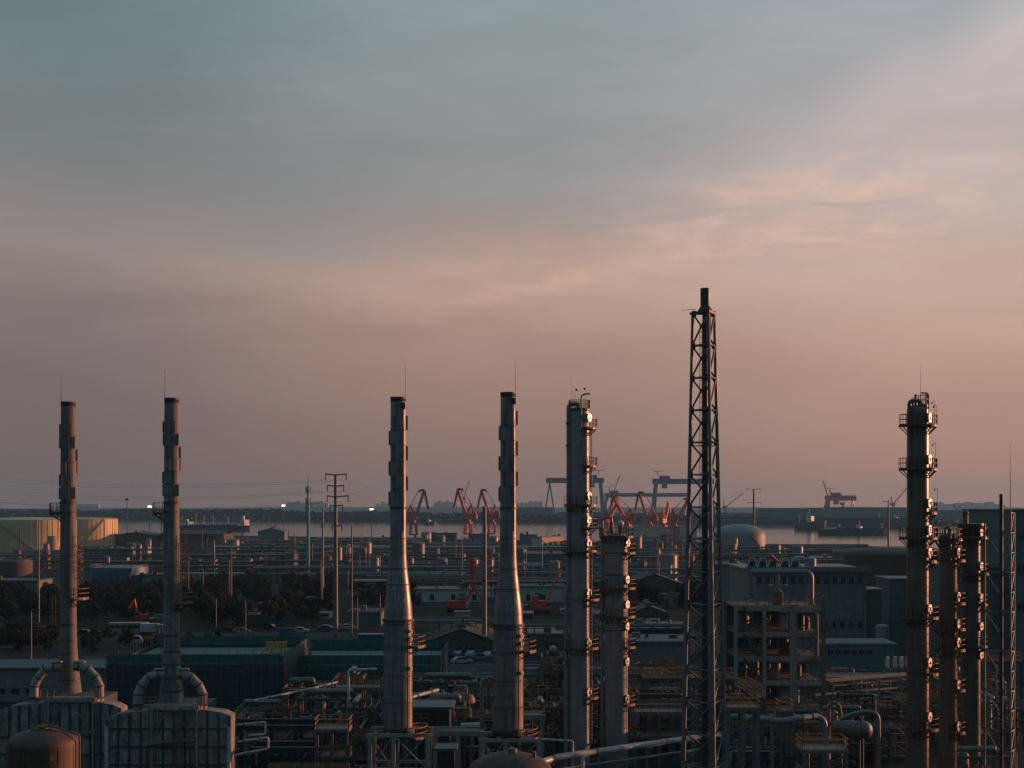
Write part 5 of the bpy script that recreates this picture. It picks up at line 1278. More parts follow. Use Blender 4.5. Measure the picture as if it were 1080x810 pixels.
def ship(label, pxa, pxb, py_wl, deck_h, m, bow=1, house=(.1,.22,12), lit=True, masts=(), cranes=0, nm='cargo_ship'):
    Y = GY(py_wl); x0, x1 = X(pxa,Y), X(pxb,Y); L = x1-x0; B = max(8, L*.14); t = thing(nm, label, 'ship', ((x0+x1)/2,Y,-1.2), 'ships on the river')
    st, bw = (x0,x1) if bow > 0 else (x1,x0); sg = 1 if bow > 0 else -1
    prof = [(st,Y-B*.42),(st+sg*L*.82,Y-B/2),(st+sg*L*.93,Y-B*.3),(bw,Y),(st+sg*L*.93,Y+B*.3),(st+sg*L*.82,Y+B/2),(st,Y+B*.42)]
    n = len(prof); cx = (x0+x1)/2
    vs = [(x-sg*(L*.03 if abs(x-bw) < L*.1 else -L*.01),Y+(y-Y)*.86,-2.2) for x,y in prof] + [(x,y,deck_h*(1.25 if abs(x-bw) < L*.1 else 1)) for x,y in prof]
    mb = MB(); mb.add(vs, [tuple(range(n-1,-1,-1)), tuple(range(n,2*n))]+[(i,(i+1)%n,n+(i+1)%n,n+i) for i in range(n)]); mb.build('hull', M[m], t)
    f0, f1, hh = house; a, b = sorted((st+sg*L*f0, st+sg*L*f1))
    d = MB().slab([(a,Y-B*.4),(a+(b-a)*.45,Y-B*.4),(b,Y-B*.4+(b-a)*.8),(b,Y+B*.4),(a,Y+B*.4)] if (b-a)*.8 < B*.75 else [(a,Y-B*.4),(a+(b-a)*.5,Y-B*.4),(b,Y+B*.3),(b,Y+B*.4),(a,Y+B*.4)],deck_h,deck_h+hh*.6).box(a+(b-a)*.1,a+(b-a)*.42,Y-B*.45,Y+B*.45,deck_h+hh*.6+.02,deck_h+hh).build('deckhouse', M['ship_white'], t)
    for k in range(3): MB().box(a+(b-a)*.12,a+(b-a)*.4,Y-B*.4-.06-(.05*B if k==2 else 0),Y-B*.4+.1,deck_h+hh*(.15+.27*k),deck_h+hh*(.24+.27*k)).build('window', M['glass_dark'], d)
    MB().lathe(((a+b)/2-sg*(b-a)*.3,Y,deck_h+hh),[(1.6,0),(1.3,4)],12).build('funnel', M['hull_dark'], t)
    for f, h in masts: x = st+sg*L*f; MB().tube((x,Y,deck_h),(x,Y,deck_h+h),.5,.25,8).bar((x-2.5,Y,deck_h+h*.8),(x+2.5,Y,deck_h+h*.8),.5).build('mast', M['ship_white'], t)
    for k in range(5):
        f = .3+.12*k; x = st+sg*L*f; MB().box(x-L*.045,x+L*.045,Y-B*.3,Y+B*.3,deck_h,deck_h+1.6).build('hatch_cover', M['hull_dark'], t)
    return t
ship('pale cargo ship with derrick masts right of the second chimney', 188, 222, 558, 5, 'hull_dark', -1, (.55,.8,9), masts=((.2,14),(.45,16),(.88,13)))
ship('dark cargo ship with a sunlit white deckhouse in front of the far wood', 212, 264, 559, 6, 'hull_dark', -1, (.03,.19,13), masts=((.45,12),(.75,14)))
ship('dark ship with a bright sunlit deckhouse right of the dark power pole', 838, 872, 558.5, 10, 'hull_dark', 1, (.38,.62,14), masts=((.15,10),))
ship('long dark barge lying in mid river left of the dark columns', 863, 938, 563.5, 6, 'hull_dark', 1, (.55,.62,5), masts=((.9,7),(.3,6)), nm='barge')
ship('small dark boat between the red crane and the thick dark post', 447, 460, 553, 4, 'hull_dark', 1, (.3,.6,5), nm='small_boat')
ship('grey hulk moored at the far wharf behind the barge', 905, 950, 556, 9, 'hull_dark', -1, (.05,.16,10), masts=((.5,14),), nm='cargo_ship')
# far wharf and shipyard halls
FAR = [('long blue shipyard hall beyond the white domed tank', 802, 868, 536, 551, 60, 'wall_teal','roof_blue'), ('very long blue shipyard hall behind the red gantry crane', 876, 956, 535, 550, 60, 'wall_teal','roof_blue'),
       ('blue shipyard hall between the tallest dark column and the middle one', 960, 1045, 538, 550, 60, 'wall_teal','roof_blue'), ('low grey far hall behind the gantry crane legs', 590, 640, 540, 551, 60, 'wall_grey','roof_blue'),
       ('low blue far hall left of the purple gantry crane', 543, 583, 535, 549, 80, 'wall_blue','roof_blue'), ('low grey far hall under the purple gantry girders', 650, 700, 541, 552, 50, 'wall_grey','roof_dark'),
       ('low grey far hall right of the flare tower', 752, 798, 541, 552, 50, 'wall_grey','roof_blue'), ('white far hut under the long purple gantry crane', 580, 588, 541, 548, 20, 'wall_white','roof_pale')]
for lb, a, b, pt, pb, dp, wl, rf in FAR: building('shipyard_hall', 'hall', lb, a, b, pt, pb, dp, wl, rf, group='far shipyard halls')
building('dry_dock_wall', 'dock', 'long black floating dock wall behind the barge on the river', 846, 960, 546, 556.5, 20, 'hull_dark', 'hull_dark')
building('dry_dock_wall', 'dock', 'long black quay wall under the shipyard halls by the flare tower', 735, 840, 548, 555, 20, 'hull_dark', 'roof_dark')
# hazy skyline beyond the wood
def skyline():
    rnd = random.Random(3); Y = 8300
    sets = [(302, 346, 9, 'faint hazy apartment block on the skyline behind the teal mast'), (457, 482, 6, 'faint hazy tower block on the skyline between two red cranes'), (543, 572, 6, 'faint hazy tower block on the skyline left of the purple gantry crane'), (60, 104, 6, 'faint hazy block on the skyline behind the first chimney'), (985, 1060, 7, 'faint hazy block on the skyline behind the shortest dark column'), (396, 412, 3, 'faint hazy block on the skyline by the third chimney')]
    for a, b, n, lb in sets:
        for i in range(n):
            px = a+(b-a)*(i+.5)/n; w = (b-a)/n*.46*rnd.uniform(.8,1.2)*Y/F; h = Zp(rnd.uniform(528.5,531), Y)-(6 if n == 3 or a < 100 or a > 900 else 0); x = X(px,Y)
            t = thing('tower_block', lb, 'tower block', (x,Y,0), lb.replace('faint hazy ', '').replace('block','blocks'))
            MB().box(x-w,x+w,Y,Y+25,0,h).build('wall', M['wall_pink'], t)  # pale wall colour carries part of the distance haze
            MB().box(x-w*.7,x+w*.7,Y+5,Y+18,h,h+3).build('roof_hut', M['wall_pink'], t)
skyline()

for q, py, lb in ((679,574,'small lit quay lamp left of the two under the folded jib crane'),(685,574,'small lit quay lamp right of the two under the folded jib crane'),(706,574,'small lit quay lamp under the orange red harbour crane')):
    Y = GY(py); x = X(q,Y); zt = Zp(567,Y); t = thing('quay_lamp', lb, 'lamp', (x,Y,0), 'quay lamps')
    MB().tube((x,Y,0),(x,Y,zt),.16,.1,8).build('pole', M['steel_black'], t)
    MB().ball((x,Y-.3,zt),.55,10,6).build('lamp', M['lamp_small'], t)
# ------------------------------------------------------------------ green netted building under construction
def netted():
    def block(label, px0, px1, Y, D, pyt, m, seed, top='net_edge'):
        x0, x1 = X(px0,Y), X(px1,Y); zt = Zp(pyt,Y); rnd = random.Random(seed)
        t = thing('netted_building', label, 'building', ((x0+x1)/2,Y,0), 'netted construction blocks')
        MB().box(x0+.9,x1-.9,Y+.9,Y+D-.9,0,zt-2.21).build('concrete_core', M['concrete_dark'], t)
        MB().box(x0+.5,x1-.5,Y+.5,Y+D-.5,zt-2.2,zt-1.9).build('roof_slab', M['slab'], t)
        def net(name, a, b, z0, z1, mm, fx):
            # sagging net: a gridded sheet with slight bulges between ledgers, given a thickness
            a = Vector(a); b = Vector(b); L = (b-a).length; n = max(2,int(L/1.2)); k = max(1,int((z1-z0)/.9)); d = (b-a).normalized(); nn = Vector((d.y,-d.x,0))
            vs = []
            for lay in (0,.06):
                for i in range(n+1):
                    for j in range(k+1):
                        p = a+d*(L*i/n)+vz(z0+(z1-z0)*j/k-(rnd.uniform(0,.55) if (j == k and name == 'edge_net' and lay == 0) else 0))+nn*(lay+rnd.uniform(0,.16)*(0 if j in (0,k) else 1)); vs.append(p)
            q = (n+1)*(k+1); fs = []
            for i in range(n):
                for j in range(k):
                    c = i*(k+1)+j; f = (c,c+k+1,c+k+2,c+1); fs.append(f); fs.append(tuple(q+w for w in f[::-1]))
            mb = MB(); mb.add(vs, fs); return mb.build(name, M[mm], t)
        for nm, a, b in (('front_net',(x0,Y,0),(x1,Y,0)),('side_net',(x1,Y,0),(x1,Y+D,0)),('side_net',(x0,Y+D,0),(x0,Y,0)),('back_net',(x1,Y+D,0),(x0,Y+D,0))):
            net(nm, a, b, 0, zt-1.5, m, 0); (net('edge_net', a, b, zt-1.45, zt, top, 0) if a != (x0,Y+D,0) else None)
        mb = MB(); x = x0
        while x <= x1+.1:
            mb.bar((x,Y-.3,0),(x,Y-.3,zt+rnd.uniform(.1,.9)),.06); mb.bar((x,Y+D+.3,0),(x,Y+D+.3,zt+rnd.uniform(.1,.9)),.06); x += 1.25
        z = 1.0
        while z < zt+.2:
            mb.bar((x0-.2,Y-.33,z),(x1+.2,Y-.33,z),.06); mb.bar((x0-.2,Y+D+.33,z),(x1+.2,Y+D+.33,z),.06); z += .95
        y = Y
        while y <= Y+D:
            for xx in (x0-.3,x1+.3): mb.bar((xx,y,0),(xx,y,zt+rnd.uniform(.1,.6)),.055)
            y += 1.8
        z = 1.6
        while z < zt+.2:
            for xx in (x0-.33,x1+.33): mb.bar((xx,Y-.2,z),(xx,Y+D+.2,z),.06)
            z += 1.75
        mb.build('scaffold_lattice', M['steel_grey'], t); return t, zt
    block('building under construction wrapped in navy green netting behind the second chimney', 113, 298, 216, 30, 690, 'net_navy', 1)
    block('construction block in pale green netting between the navy netting and the third chimney', 303, 464, 232, 26, 691, 'net_green', 2)
    Y = 222; z = Zp(690,216)-1.9
    t = thing('yellow_hoist', 'small yellow hoist machine on the netted roof', 'hoist', (X(277,Y),Y,z)); x = X(277,Y)
    MB().box(x-.9,x+.9,Y-.6,Y+.6,z+.3,z+1.5).build('machine_house', M['yellow_paint'], t)
    MB().bar((x-.3,Y,z+1.5),(x+1.1,Y,z+2.3),.3).build('boom', M['yellow_paint'], t)
    for k in (-.7,.7): MB().tube((x+k,Y-.5,z+.3),(x+k,Y+.5,z+.3),.3,n=12).build('wheel', M['rubber'], t)
    lab = ('yellow beam at the left of the row on the netted roof','yellow beam in the middle of the row on the netted roof','yellow beam at the right end of the row on the netted roof')
    Y = 237
    for i in range(3):
        xx = X(284+i*7.5,Y); o = MB().box(xx-.6,xx+.5,Y-.25,Y+.25,z+1.0,z+1.3).box(xx-.6,xx+.5,Y-.05,Y+.05,z+1.3,z+1.6).box(xx-.6,xx+.5,Y-.25,Y+.25,z+1.6,z+1.75).box(xx-.5,xx-.3,Y-.2,Y+.2,z,z+1.0).box(xx+.2,xx+.4,Y-.2,Y+.2,z,z+1.0).build('yellow_beam', M['yellow_paint'], None, (xx,Y,z))
        tag(o, lab[i], 'beam', 'yellow beams on the netted roof', 'thing')
    t = thing('roof_pallet', 'pale stack of boards beside the yellow hoist on the netted roof', 'pallet', (X(268,219),219,z)); x = X(268,219)
    MB().box(x-1.6,x+1.6,218.2,219.6,z+.15,z+.9).build('board_stack', M['wall_white'], t)
    for k in (-1.2,0,1.2): MB().box(x+k-.1,x+k+.1,218.2,219.6,z,z+.14).build('bearer', M['bark'], t)
netted()

# ------------------------------------------------------------------ open concrete process structure right of the flare tower
def process_structure():
    Y = 206; s = Y/F; xs = [X(q,Y) for q in (776,806,836.5,868.5)]; D = 11
    t = thing('process_structure', 'open concrete process structure with four floors right of the flare tower', 'process structure', (xs[1],Y,0))
    lv = [Zp(q,Y) for q in (745,718,692.5,667,639.5)]
    for i, x in enumerate(xs):
        for y, k in ((Y,1.0),(Y+D,.9)):
            w = 1.05 if i == 2 and y == Y else .5
            MB().box(x-w/2,x+w/2,y-.3,y+.3,0,lv[-1]+(.3 if i != 3 else 1.6)).build('concrete_post', M['pipe_rust' if i == 3 and y == Y else 'concrete'], t)
    for z in lv:
        for y in (Y,Y+D): 
            mb = MB()
            for a, b in zip(xs, xs[1:]): mb.box(a+.26+(.18 if a == xs[2] and y == Y else 0),b-.26-(.18 if b == xs[2] and y == Y else 0),y-.25,y+.25,z-.7,z)
            mb.build('floor_beam', M['concrete'], t)
        MB().box(xs[0]+.1,xs[3]-.1,Y+.26,Y+D-.26,z-.32,z-.1).build('floor_deck', M['concrete_dark'], t)
        MB().rail([(xs[0]+.3,Y-.1,z+.01),(xs[2]-.5,Y-.1,z+.01)],1.1,.05,1.2).build('railing', M['rail_rust'], t)
        MB().rail([(xs[2]+.5,Y-.1,z+.01),(xs[3]-.3,Y-.1,z+.01)],1.1,.05,1.2).build('railing', M['rail_rust'], t)
    for z0, z1, sg in zip(lv, lv[1:], (1,-1,1,-1)):
        xa, xb = X(783,Y), X(803,Y)
        st = MB(); a, b = ((xb,Y-1.0,z0),(xa,Y-1.0,z1)); 
        st.bar(a,b,.08,.3); st.bar((a[0],Y-.2,a[2]),(b[0],Y-.2,b[2]),.08,.3)
        for i in range(12):
            f = (i+.5)/12; st.box(a[0]+(b[0]-a[0])*f-.14,a[0]+(b[0]-a[0])*f+.14,Y-1.0,Y-.2,z0+(z1-z0)*f-.02,z0+(z1-z0)*f+.02)
        st.bar((a[0],Y-1.0,z0+1),(b[0],Y-1.0,z1+1),.05); st.build('stair_flight', M['concrete_dark'], t)
        MB().bar((xs[2]+.4,Y+.05,z0),(xs[3]-.3,Y+.05,z1-.7),.16).build('diagonal_brace', M['steel_grey'], t)
    for a_, b_ in zip(xs, xs[1:]):
        for z0, z1 in zip(lv, lv[1:]):
            if b_ != xs[3] or z0 == lv[1]: MB().box(a_+.3,b_-.3,Y+D-.2,Y+D-.1,z0+.02,z1-.72).build('dark_backing', M['concrete_dark'], t)  # dark sheets added behind the floors to darken and fill the interior
    rnd = random.Random(4)
    for z in lv[:-1]:
        for k in range(5):
            x = rnd.uniform(xs[0]+1.5,xs[3]-1.5); y = Y+rnd.uniform(2.5,8); r = rnd.uniform(.5,1.0); h = rnd.uniform(1.4,2.4)
            MB().lathe((x,y,z),[(r,0),(r,h),(r*.7,h+.3),(.05,h+.4)],16).build('vessel', M[rnd.choice(('steel_black','steel_grey'))], t)
        MB().path([(xs[0]+1,Y+1.2,z+1.6),(xs[1]+1,Y+1.2,z+1.6),(xs[1]+1,Y+1.2,z+2.6),(xs[3]-.6,Y+1.2,z+2.6)],.16,8).build('pipe', M[rnd.choice(('pipe_rust','galv'))], t)
    z = lv[-1]
    MB().path([(X(796,Y),Y+3,Zp(604,Y)),(X(860,Y),Y+3,Zp(604,Y)),(X(860,Y),Y+3,z+.05)],.42,14,1.0).build('overhead_pipe', M['galv'], t)
    MB().bar((X(797,Y),Y+3,Zp(605,Y)),(X(803,Y),Y+3,z),.36,.3).build('pipe_prop', M['concrete'], t)
    MB().bar((X(824,Y),Y+3,Zp(606,Y)),(X(824,Y),Y+3,z),.5,.5).build('pipe_prop', M['galv'], t)
    MB().path([(X(860,Y),Y+1.2,z),(X(860,Y),Y-.8,z-1),(X(860,Y),Y-.8,lv[2]),(X(852,Y),Y-.8,lv[2]-.5)],.28,10).build('downpipe', M['pipe_rust'], t)
    fr = MB(); a, b = X(815,Y), X(832,Y)
    for x in (a,b):
        for y in (Y+.6,Y+3.0): fr.bar((x,y,z),(x,y,Zp(618,Y)),.16)
    for y in (Y+.6,Y+3.0): fr.bar((a,y,Zp(618,Y)),(b,y,Zp(618,Y)),.2)
    for x in (a,b): fr.bar((x,Y+.6,Zp(618,Y)),(x,Y+3,Zp(618,Y)),.2)
    fr.build('equipment_frame', M['galv'], t)
    MB().lathe((X(823,Y),Y+1.8,z),[(.75,0),(.75,1.9),(.4,2.3),(.05,2.4)],18).build('vessel', M['pipe_rust'], t)
    MB().rail([(X(800,Y),Y-.1,z+.02),(X(866,Y),Y-.1,z+.02)],1.1,.06,1.2).build('railing', M['rail_orange'], t)
process_structure()

# ------------------------------------------------------------------ steel legs under the middle chimneys
def steel_legs(label, pxs, Y, py, D, beams, group):
    xs = [X(q,Y) for q in pxs]; zt = Zp(py,Y); t = thing('steel_support', label, 'support', ((xs[0]+xs[-1])/2,Y,0), group)
    for x in xs:
        for y in (Y,Y+D): MB().box(x-.2,x+.2,y-.2,y+.2,0,zt).build('leg', M['duct'], t)
    for z in [zt]+[zt-k for k in beams]:
        for y in (Y,Y+D): MB().box(xs[0]-.3,xs[-1]+.3,y-.16,y+.16,z-.18,z+.17).build('girder', M['duct'], t)
    zz = [zt]+[zt-k for k in beams]
    for z0, z1 in zip(zz, zz[1:]):
        for a, b in zip(xs, xs[1:]):
            if abs(b-a) > 3.4 and len(xs) > 2 and a == xs[0]: continue
            MB().bar((a+.2,Y-.05,z0-.2),(b-.2,Y-.05,z1+.2),.16,.1).bar((a+.2,Y+.06,z1+.2),(b-.2,Y+.06,z0-.2),.16,.1).build('cross_brace', M['duct'], t)
    for f in (.3,.7): MB().box(xs[0]+(xs[-1]-xs[0])*f-.2,xs[0]+(xs[-1]-xs[0])*f+.2,Y+.17,Y+D-.17,zt-.15,zt+.2).build('cross_girder', M['steel_grey'], t)
    return t
steel_legs('cross-braced pale steel legs carrying the third chimney', (390,415,451), 147.5, 775.5, 4.6, (3.6,7.0), 'steel supports of the middle chimneys')
steel_legs('low steel frame carrying the tallest tapered chimney behind the dark domed vessel', (508,533,569), 145.5, 781, 4.6, (3.4,6.6), 'steel supports of the middle chimneys')

# ------------------------------------------------------------------ hand placed piping and vessels in front
def pipe_thing(name, label, pts, r, m, cat='pipe', n=12, bend=None, posts=(), flange=(), group=None):
    pts = [Vector(p) for p in pts]; t = thing(name, label, cat, (pts[0].x,pts[0].y,0), group)
    MB().path(pts, r, n, bend).build('pipe', M[m], t)
    for f in posts:
        L = [(b-a).length for a, b in zip(pts, pts[1:])]; q = f*sum(L); i = 0
        while q > L[i]: q -= L[i]; i += 1
        p = pts[i].lerp(pts[i+1], q/L[i]); mb = MB().bar((p.x,p.y,0),(p.x,p.y,p.z-r-.1),.3); mb.bar((p.x-.7,p.y,p.z-r-.08),(p.x+.7,p.y,p.z-r-.08),.22,.2); mb.build('pipe_support', M['galv'], t)
    for a, b in zip(pts, pts[1:]):
        if (b-a).length > 3:
            for f in (.25,.75):
                p = a.lerp(b,f); d = (b-a).normalized(); MB().tube(p-d*.07,p+d*.07,r+.07,n=n).build('pipe_flange', M['steel_grey'], t)
    return t
def pz(px, Y, z): return (X(px,Y), Y, z)
pipe_thing('large_pipe', 'large pale pipe running slanted past the foot of the flare tower', [pz(560,152,4.9),pz(590,157,4.95),pz(737,170,5.0),pz(760,171.5,5.0)], .36, 'pipe_white', 'pipe', 16, posts=(.12,.38,.62,.86))
pipe_thing('thin_pipe', 'thin grey pipe directly under the large slanted pale pipe', [pz(575,154,3.9),pz(737,167,4.0)], .15, 'galv', posts=(.1,.5,.9))
pipe_thing('large_pipe', 'teal pipe with a hump and a drop leg under the open process structure', [pz(766,163,8.6),pz(826,161,8.3),pz(840,161,8.6),pz(862,163,8.6),pz(869.5,163,8.0),pz(869.5,163,3.0)], .36, 'pipe_teal', n=16, bend=.8, posts=(.3,))
pipe_thing('bent_pipe', 'tall inverted J pipe with pale lit edge left of the three dark columns', [pz(886,158,9.0),pz(908,158,9.9),pz(926.5,158,9.7),pz(926.5,158,0)], .24, 'galv', n=14, bend=1.2)
pipe_thing('bent_pipe', 'tall square-cornered pale pipe left of the third chimney', [pz(367.5,178,0),pz(367.5,178,12.2),pz(397,178,12.3)], .16, 'pipe_white', n=12, bend=.4)
pipe_thing('bent_pipe', 'tall inverted J pipe left of the tallest tapered chimney', [pz(508,160,0),pz(508,160,12.6),pz(511.5,160,13.4),pz(522,160,13.4)], .22, 'galv', n=12, bend=.9)
pipe_thing('bent_pipe', 'U-shaped grey pipe at the near left corner of the drum', [pz(866,150,2.0),pz(866,150,7.0),pz(859,150,7.6),pz(852,150,7.0),pz(852,150,4.5)], .18, 'galv', n=12, bend=.9)
pipe_thing('bent_pipe', 'small arched pipe behind the drum beside the tall J pipe', [pz(874,172,4.0),pz(874,172,8.4),pz(880,172,9.0),pz(886,172,8.4),pz(886,172,5)], .22, 'pipe_rust', n=12, bend=.8)
pipe_thing('bent_pipe', 'thick brown elbow pipe beside the two round ended drums', [pz(449,176,8.2),pz(464,176,8.6),pz(477,175,7.2),pz(479,175,3.0)], .55, 'pipe_rust', n=16, bend=1.6)
pipe_thing('lit_pipe', 'short bright pipe end pointing to the tallest tapered chimney', [pz(486,165,7.2),pz(508,165,7.3)], .28, 'pipe_white', n=14, posts=(.5,))
pipe_thing('thin_pipe', 'thin pipe leaving the third chimney to the thick brown elbow', [pz(433,170,9.8),pz(462,174,10.2)], .2, 'pipe_white', n=10)
pipe_thing('thin_pipe', 'thin bent pipe standing before the tall pale column', [pz(604,160,0),pz(604,160,6.2),pz(572,160,6.4)], .13, 'pipe_white', n=10)
pipe_thing('thin_pipe', 'short lit standpipe at the end of the large slanted pale pipe', [pz(614.5,150,0),pz(614.5,150,6.0),pz(620,150,6.3)], .2, 'pipe_white', n=12, bend=.5)
pipe_thing('thin_pipe', 'upper hairpin of the sunlit pipe loops right of the second furnace', [pz(250,150,9.6),pz(280,150,9.9),pz(280,150,8.6),pz(262,150,8.5)], .12, 'pipe_white', n=10, group='pipe loops')
pipe_thing('thin_pipe', 'lower hairpin of the sunlit pipe loops right of the second furnace', [pz(250,148,8.1),pz(283,148,8.6),pz(283,148,7.4),pz(261,148,7.0)], .12, 'pipe_white', n=10, group='pipe loops')
pipe_thing('thin_pipe', 'short bright pipe in front of the sunlit pipe loops', [pz(247,145,7.2),pz(262,145,7.6)], .12, 'pipe_white', n=10)
pipe_thing('beam_pipe', 'long pale beam like pipe from the pipe loops towards the railed platform', [pz(268,176,8.6),pz(330,184,9.1),pz(356,188,9.4)], .13, 'pipe_white', n=10)
def drum(label, px, py, Y, L, r, rz, m='galv', name='horizontal_drum'):
    z = Zp(py,Y); x = X(px,Y); t = thing(name, label, 'drum', (0,0,0))
    prof = [(.01,-L/2-r*.55),(r*.55,-L/2-r*.45),(r*.88,-L/2-r*.2),(r,-L/2),(r,L/2),(r*.88,L/2+r*.2),(r*.55,L/2+r*.45),(.01,L/2+r*.55)]
    n = 24; vs = []; fs = []
    for rr, q in prof: vs += [(q, rr*math.cos(2*math.pi*i/n), z+rr*math.sin(2*math.pi*i/n)) for i in range(n)]
    for k in range(len(prof)-1): fs += [(k*n+i,(k+1)*n+i,(k+1)*n+(i+1)%n,k*n+(i+1)%n) for i in range(n)]
    mb = MB(); mb.add(vs, fs, True); mb.build('shell', M[m], t)
    for q in (-L*.3,L*.3):
        mb = MB().box(q-.12,q+.12,-r*.75,r*.75,z-r*1.05,z-r*.55)
        for yy in (-r*.6,r*.6): mb.box(q-.07,q+.07,yy-.07,yy+.07,0,z-r*1.0)
        mb.build('saddle', M['steel_black'], t)
        MB().tube((q,0,z+r*.95),(q,0,z+r+.5),.16,n=10).tube((q,0,z+r+.42),(q,0,z+r+.52),.26,n=12).build('nozzle', M['pipe_rust'], t)
    for q in (-L*.45,0,L*.45): MB().tube((q-.04,0,z),(q+.04,0,z),r+.03,n=24).build('band', M['steel_grey'], t)
    return place(t, (x,Y,0), R_(rz))
drum('grey round ended drum left of the tall inverted J pipe', 899, 769, 165, 3.6, 1.0, -32, 'steel_grey')
drum('left of the two round ended drums near the thick brown elbow', 463, 739, 180, 3.5, .95, -62, 'pipe_white')
drum('right of the two round ended drums near the thick brown elbow', 488, 738, 182, 3.5, .95, -62, 'pipe_rust')
tank('white_tank', 'small white tank with domed top behind the long low control building', 925, 939, 659, 690, 'tank_white', .3, None, Y=276, rail=False)
def railed_platform(label, px0, px1, Y, py, D, m='rail_orange', name='railed_platform', levels=1):
    x0, x1 = X(px0,Y), X(px1,Y); z = Zp(py,Y); t = thing(name, label, 'platform', ((x0+x1)/2,Y,0))
    for k in range(levels):
        zz = z-k*3.0
        d = MB().box(x0,x1,Y,Y+D,zz-.28,zz).build('deck', M['steel_grey'], t)
        MB().rail([(x0+.05,Y+.05,zz),(x1-.05,Y+.05,zz),(x1-.05,Y+D-.05,zz),(x0+.05,Y+D-.05,zz)],1.15,.065,1.1,True).build('railing', M[m], d)
    for x in (x0+.3,(x0+x1)/2,x1-.3):
        for y in (Y+.3,Y+D-.3): MB().box(x-.18,x+.18,y-.18,y+.18,0,z-.29).build('post', M['steel_grey'], t)
    MB().bar((x0+.3,Y+.35,z-3),(x1-.3,Y+.35,z-.5),.14).build('diagonal_brace', M['steel_grey'], t)
    return t
railed_platform('orange railed platform on concrete posts left of the third chimney', 331, 368, 158, 770, 4, 'rail_orange', levels=2)
railed_platform('bright orange railed walkway right of the flare tower', 766, 803, 150, 747, 3, 'rail_orange')
railed_platform('rusty railed deck at the bottom edge below the drum', 846, 896, 146, 792, 4, 'rail_orange', levels=2)
railed_platform('small rusty railed walkway above the U-shaped grey pipe', 822, 838, 168, 750, 3, 'rail_orange')
railed_platform('rusty railed deck in front of the dark two level pipe rack', 352, 402, 190, 726, 4, 'rail_rust')
railed_platform('rusty railed deck between the tall pale column and the flare tower', 668, 724, 176, 752, 4, 'rail_rust', levels=2)
railed_platform('rusty railed deck with lit edge at the foot of the third chimney', 426, 452, 165, 763, 3, 'rail_orange')
railed_platform('railed deck tucked between the middle dark column and the lattice mast', 1030, 1050, 160, 775, 4, 'rail_rust', levels=2)
def gantry_frame(label, px0, px1, Y, pys, D, n, m='concrete'):
    x0, x1 = X(px0,Y), X(px1,Y); zs = [Zp(q,Y) for q in pys]; t = thing('concrete_gantry', label, 'concrete frame', ((x0+x1)/2,Y,0), 'concrete frames')
    for i in range(n+1):
        x = x0+(x1-x0)*i/n
        for y in (Y,Y+D): MB().box(x-.22,x+.22,y-.25,y+.25,0,zs[0]+.01).build('post', M[m], t)
    for z in zs:
        for y in (Y,Y+D): MB().box(x0-.4,x1+.4,y-.2,y+.2,z-.55,z+.02).build('beam', M[m], t)
        if not m.startswith('steel'): MB().box(x0,x1,Y+.21,Y+D-.21,z-.2,z-.08).build('deck', M['ring_dark'], t)
    return t
gantry_frame('pale concrete frame right of the third chimney feet', 459, 507, 158, (771,), 3, 2)
gantry_frame('pale concrete frame between the tallest tapered chimney and the tall pale column', 548, 572, 168, (754,), 3, 1)
gantry_frame('long dark concrete frame between the short thick column and the flare tower', 664, 735, 182, (743,), 4, 3, 'steel_grey')
gantry_frame('two level concrete frame between the open process structure and the tallest dark column', 871, 958, 224, (714,744), 5, 2)
gantry_frame('dark concrete frame behind the sunlit pipe loops', 246, 345, 168, (765,), 5, 3, 'steel_black')
gantry_frame('low concrete frame left of the orange railed platform', 268, 330, 156, (788,), 4, 2, 'steel_black')
building('pump_shelter','shelter','pump shelter with a light blue roof near the two round ended drums', 434, 474, 745, 790, 5, 'steel_black', 'awning_blue', Y=166, over=.5)
building('pump_shelter','shelter','small pump shelter with a light blue roof beside the concrete frame', 461, 479, 789, 815, 3, 'steel_black', 'awning_blue', Y=152, over=.3)
building('control_room','building','long low control building with a pale roof line below the grey factory', 868, 944, 678, 706, 9, 'wall_teal', 'concrete', [(688,5,6,6,.05,.7)], Y=262)
for i, (q, lb) in enumerate(((936,'first white upright cylinder from the factory side, behind the two level concrete frame'),(944,'second white upright cylinder from the factory side, behind the two level concrete frame'),(951,'third white upright cylinder from the factory side, behind the two level concrete frame'),(957.5,'last white upright cylinder, touching the tallest dark column'))):
    Y = 240; x = X(q,Y); t = thing('gas_cylinder', lb, 'cylinder', (x,Y,0), 'white upright cylinders')
    MB().lathe((x,Y,0),[(.35,Zp(704,Y)),(.35,Zp(694,Y)),(.2,Zp(692.5,Y)),(.01,Zp(692,Y))],14).build('shell', M['pipe_white'], t)
    for k in (-.22,.22): MB().bar((x+k,Y,0),(x+k,Y,Zp(703.5,Y)),.14).build('leg', M['steel_grey'], t)

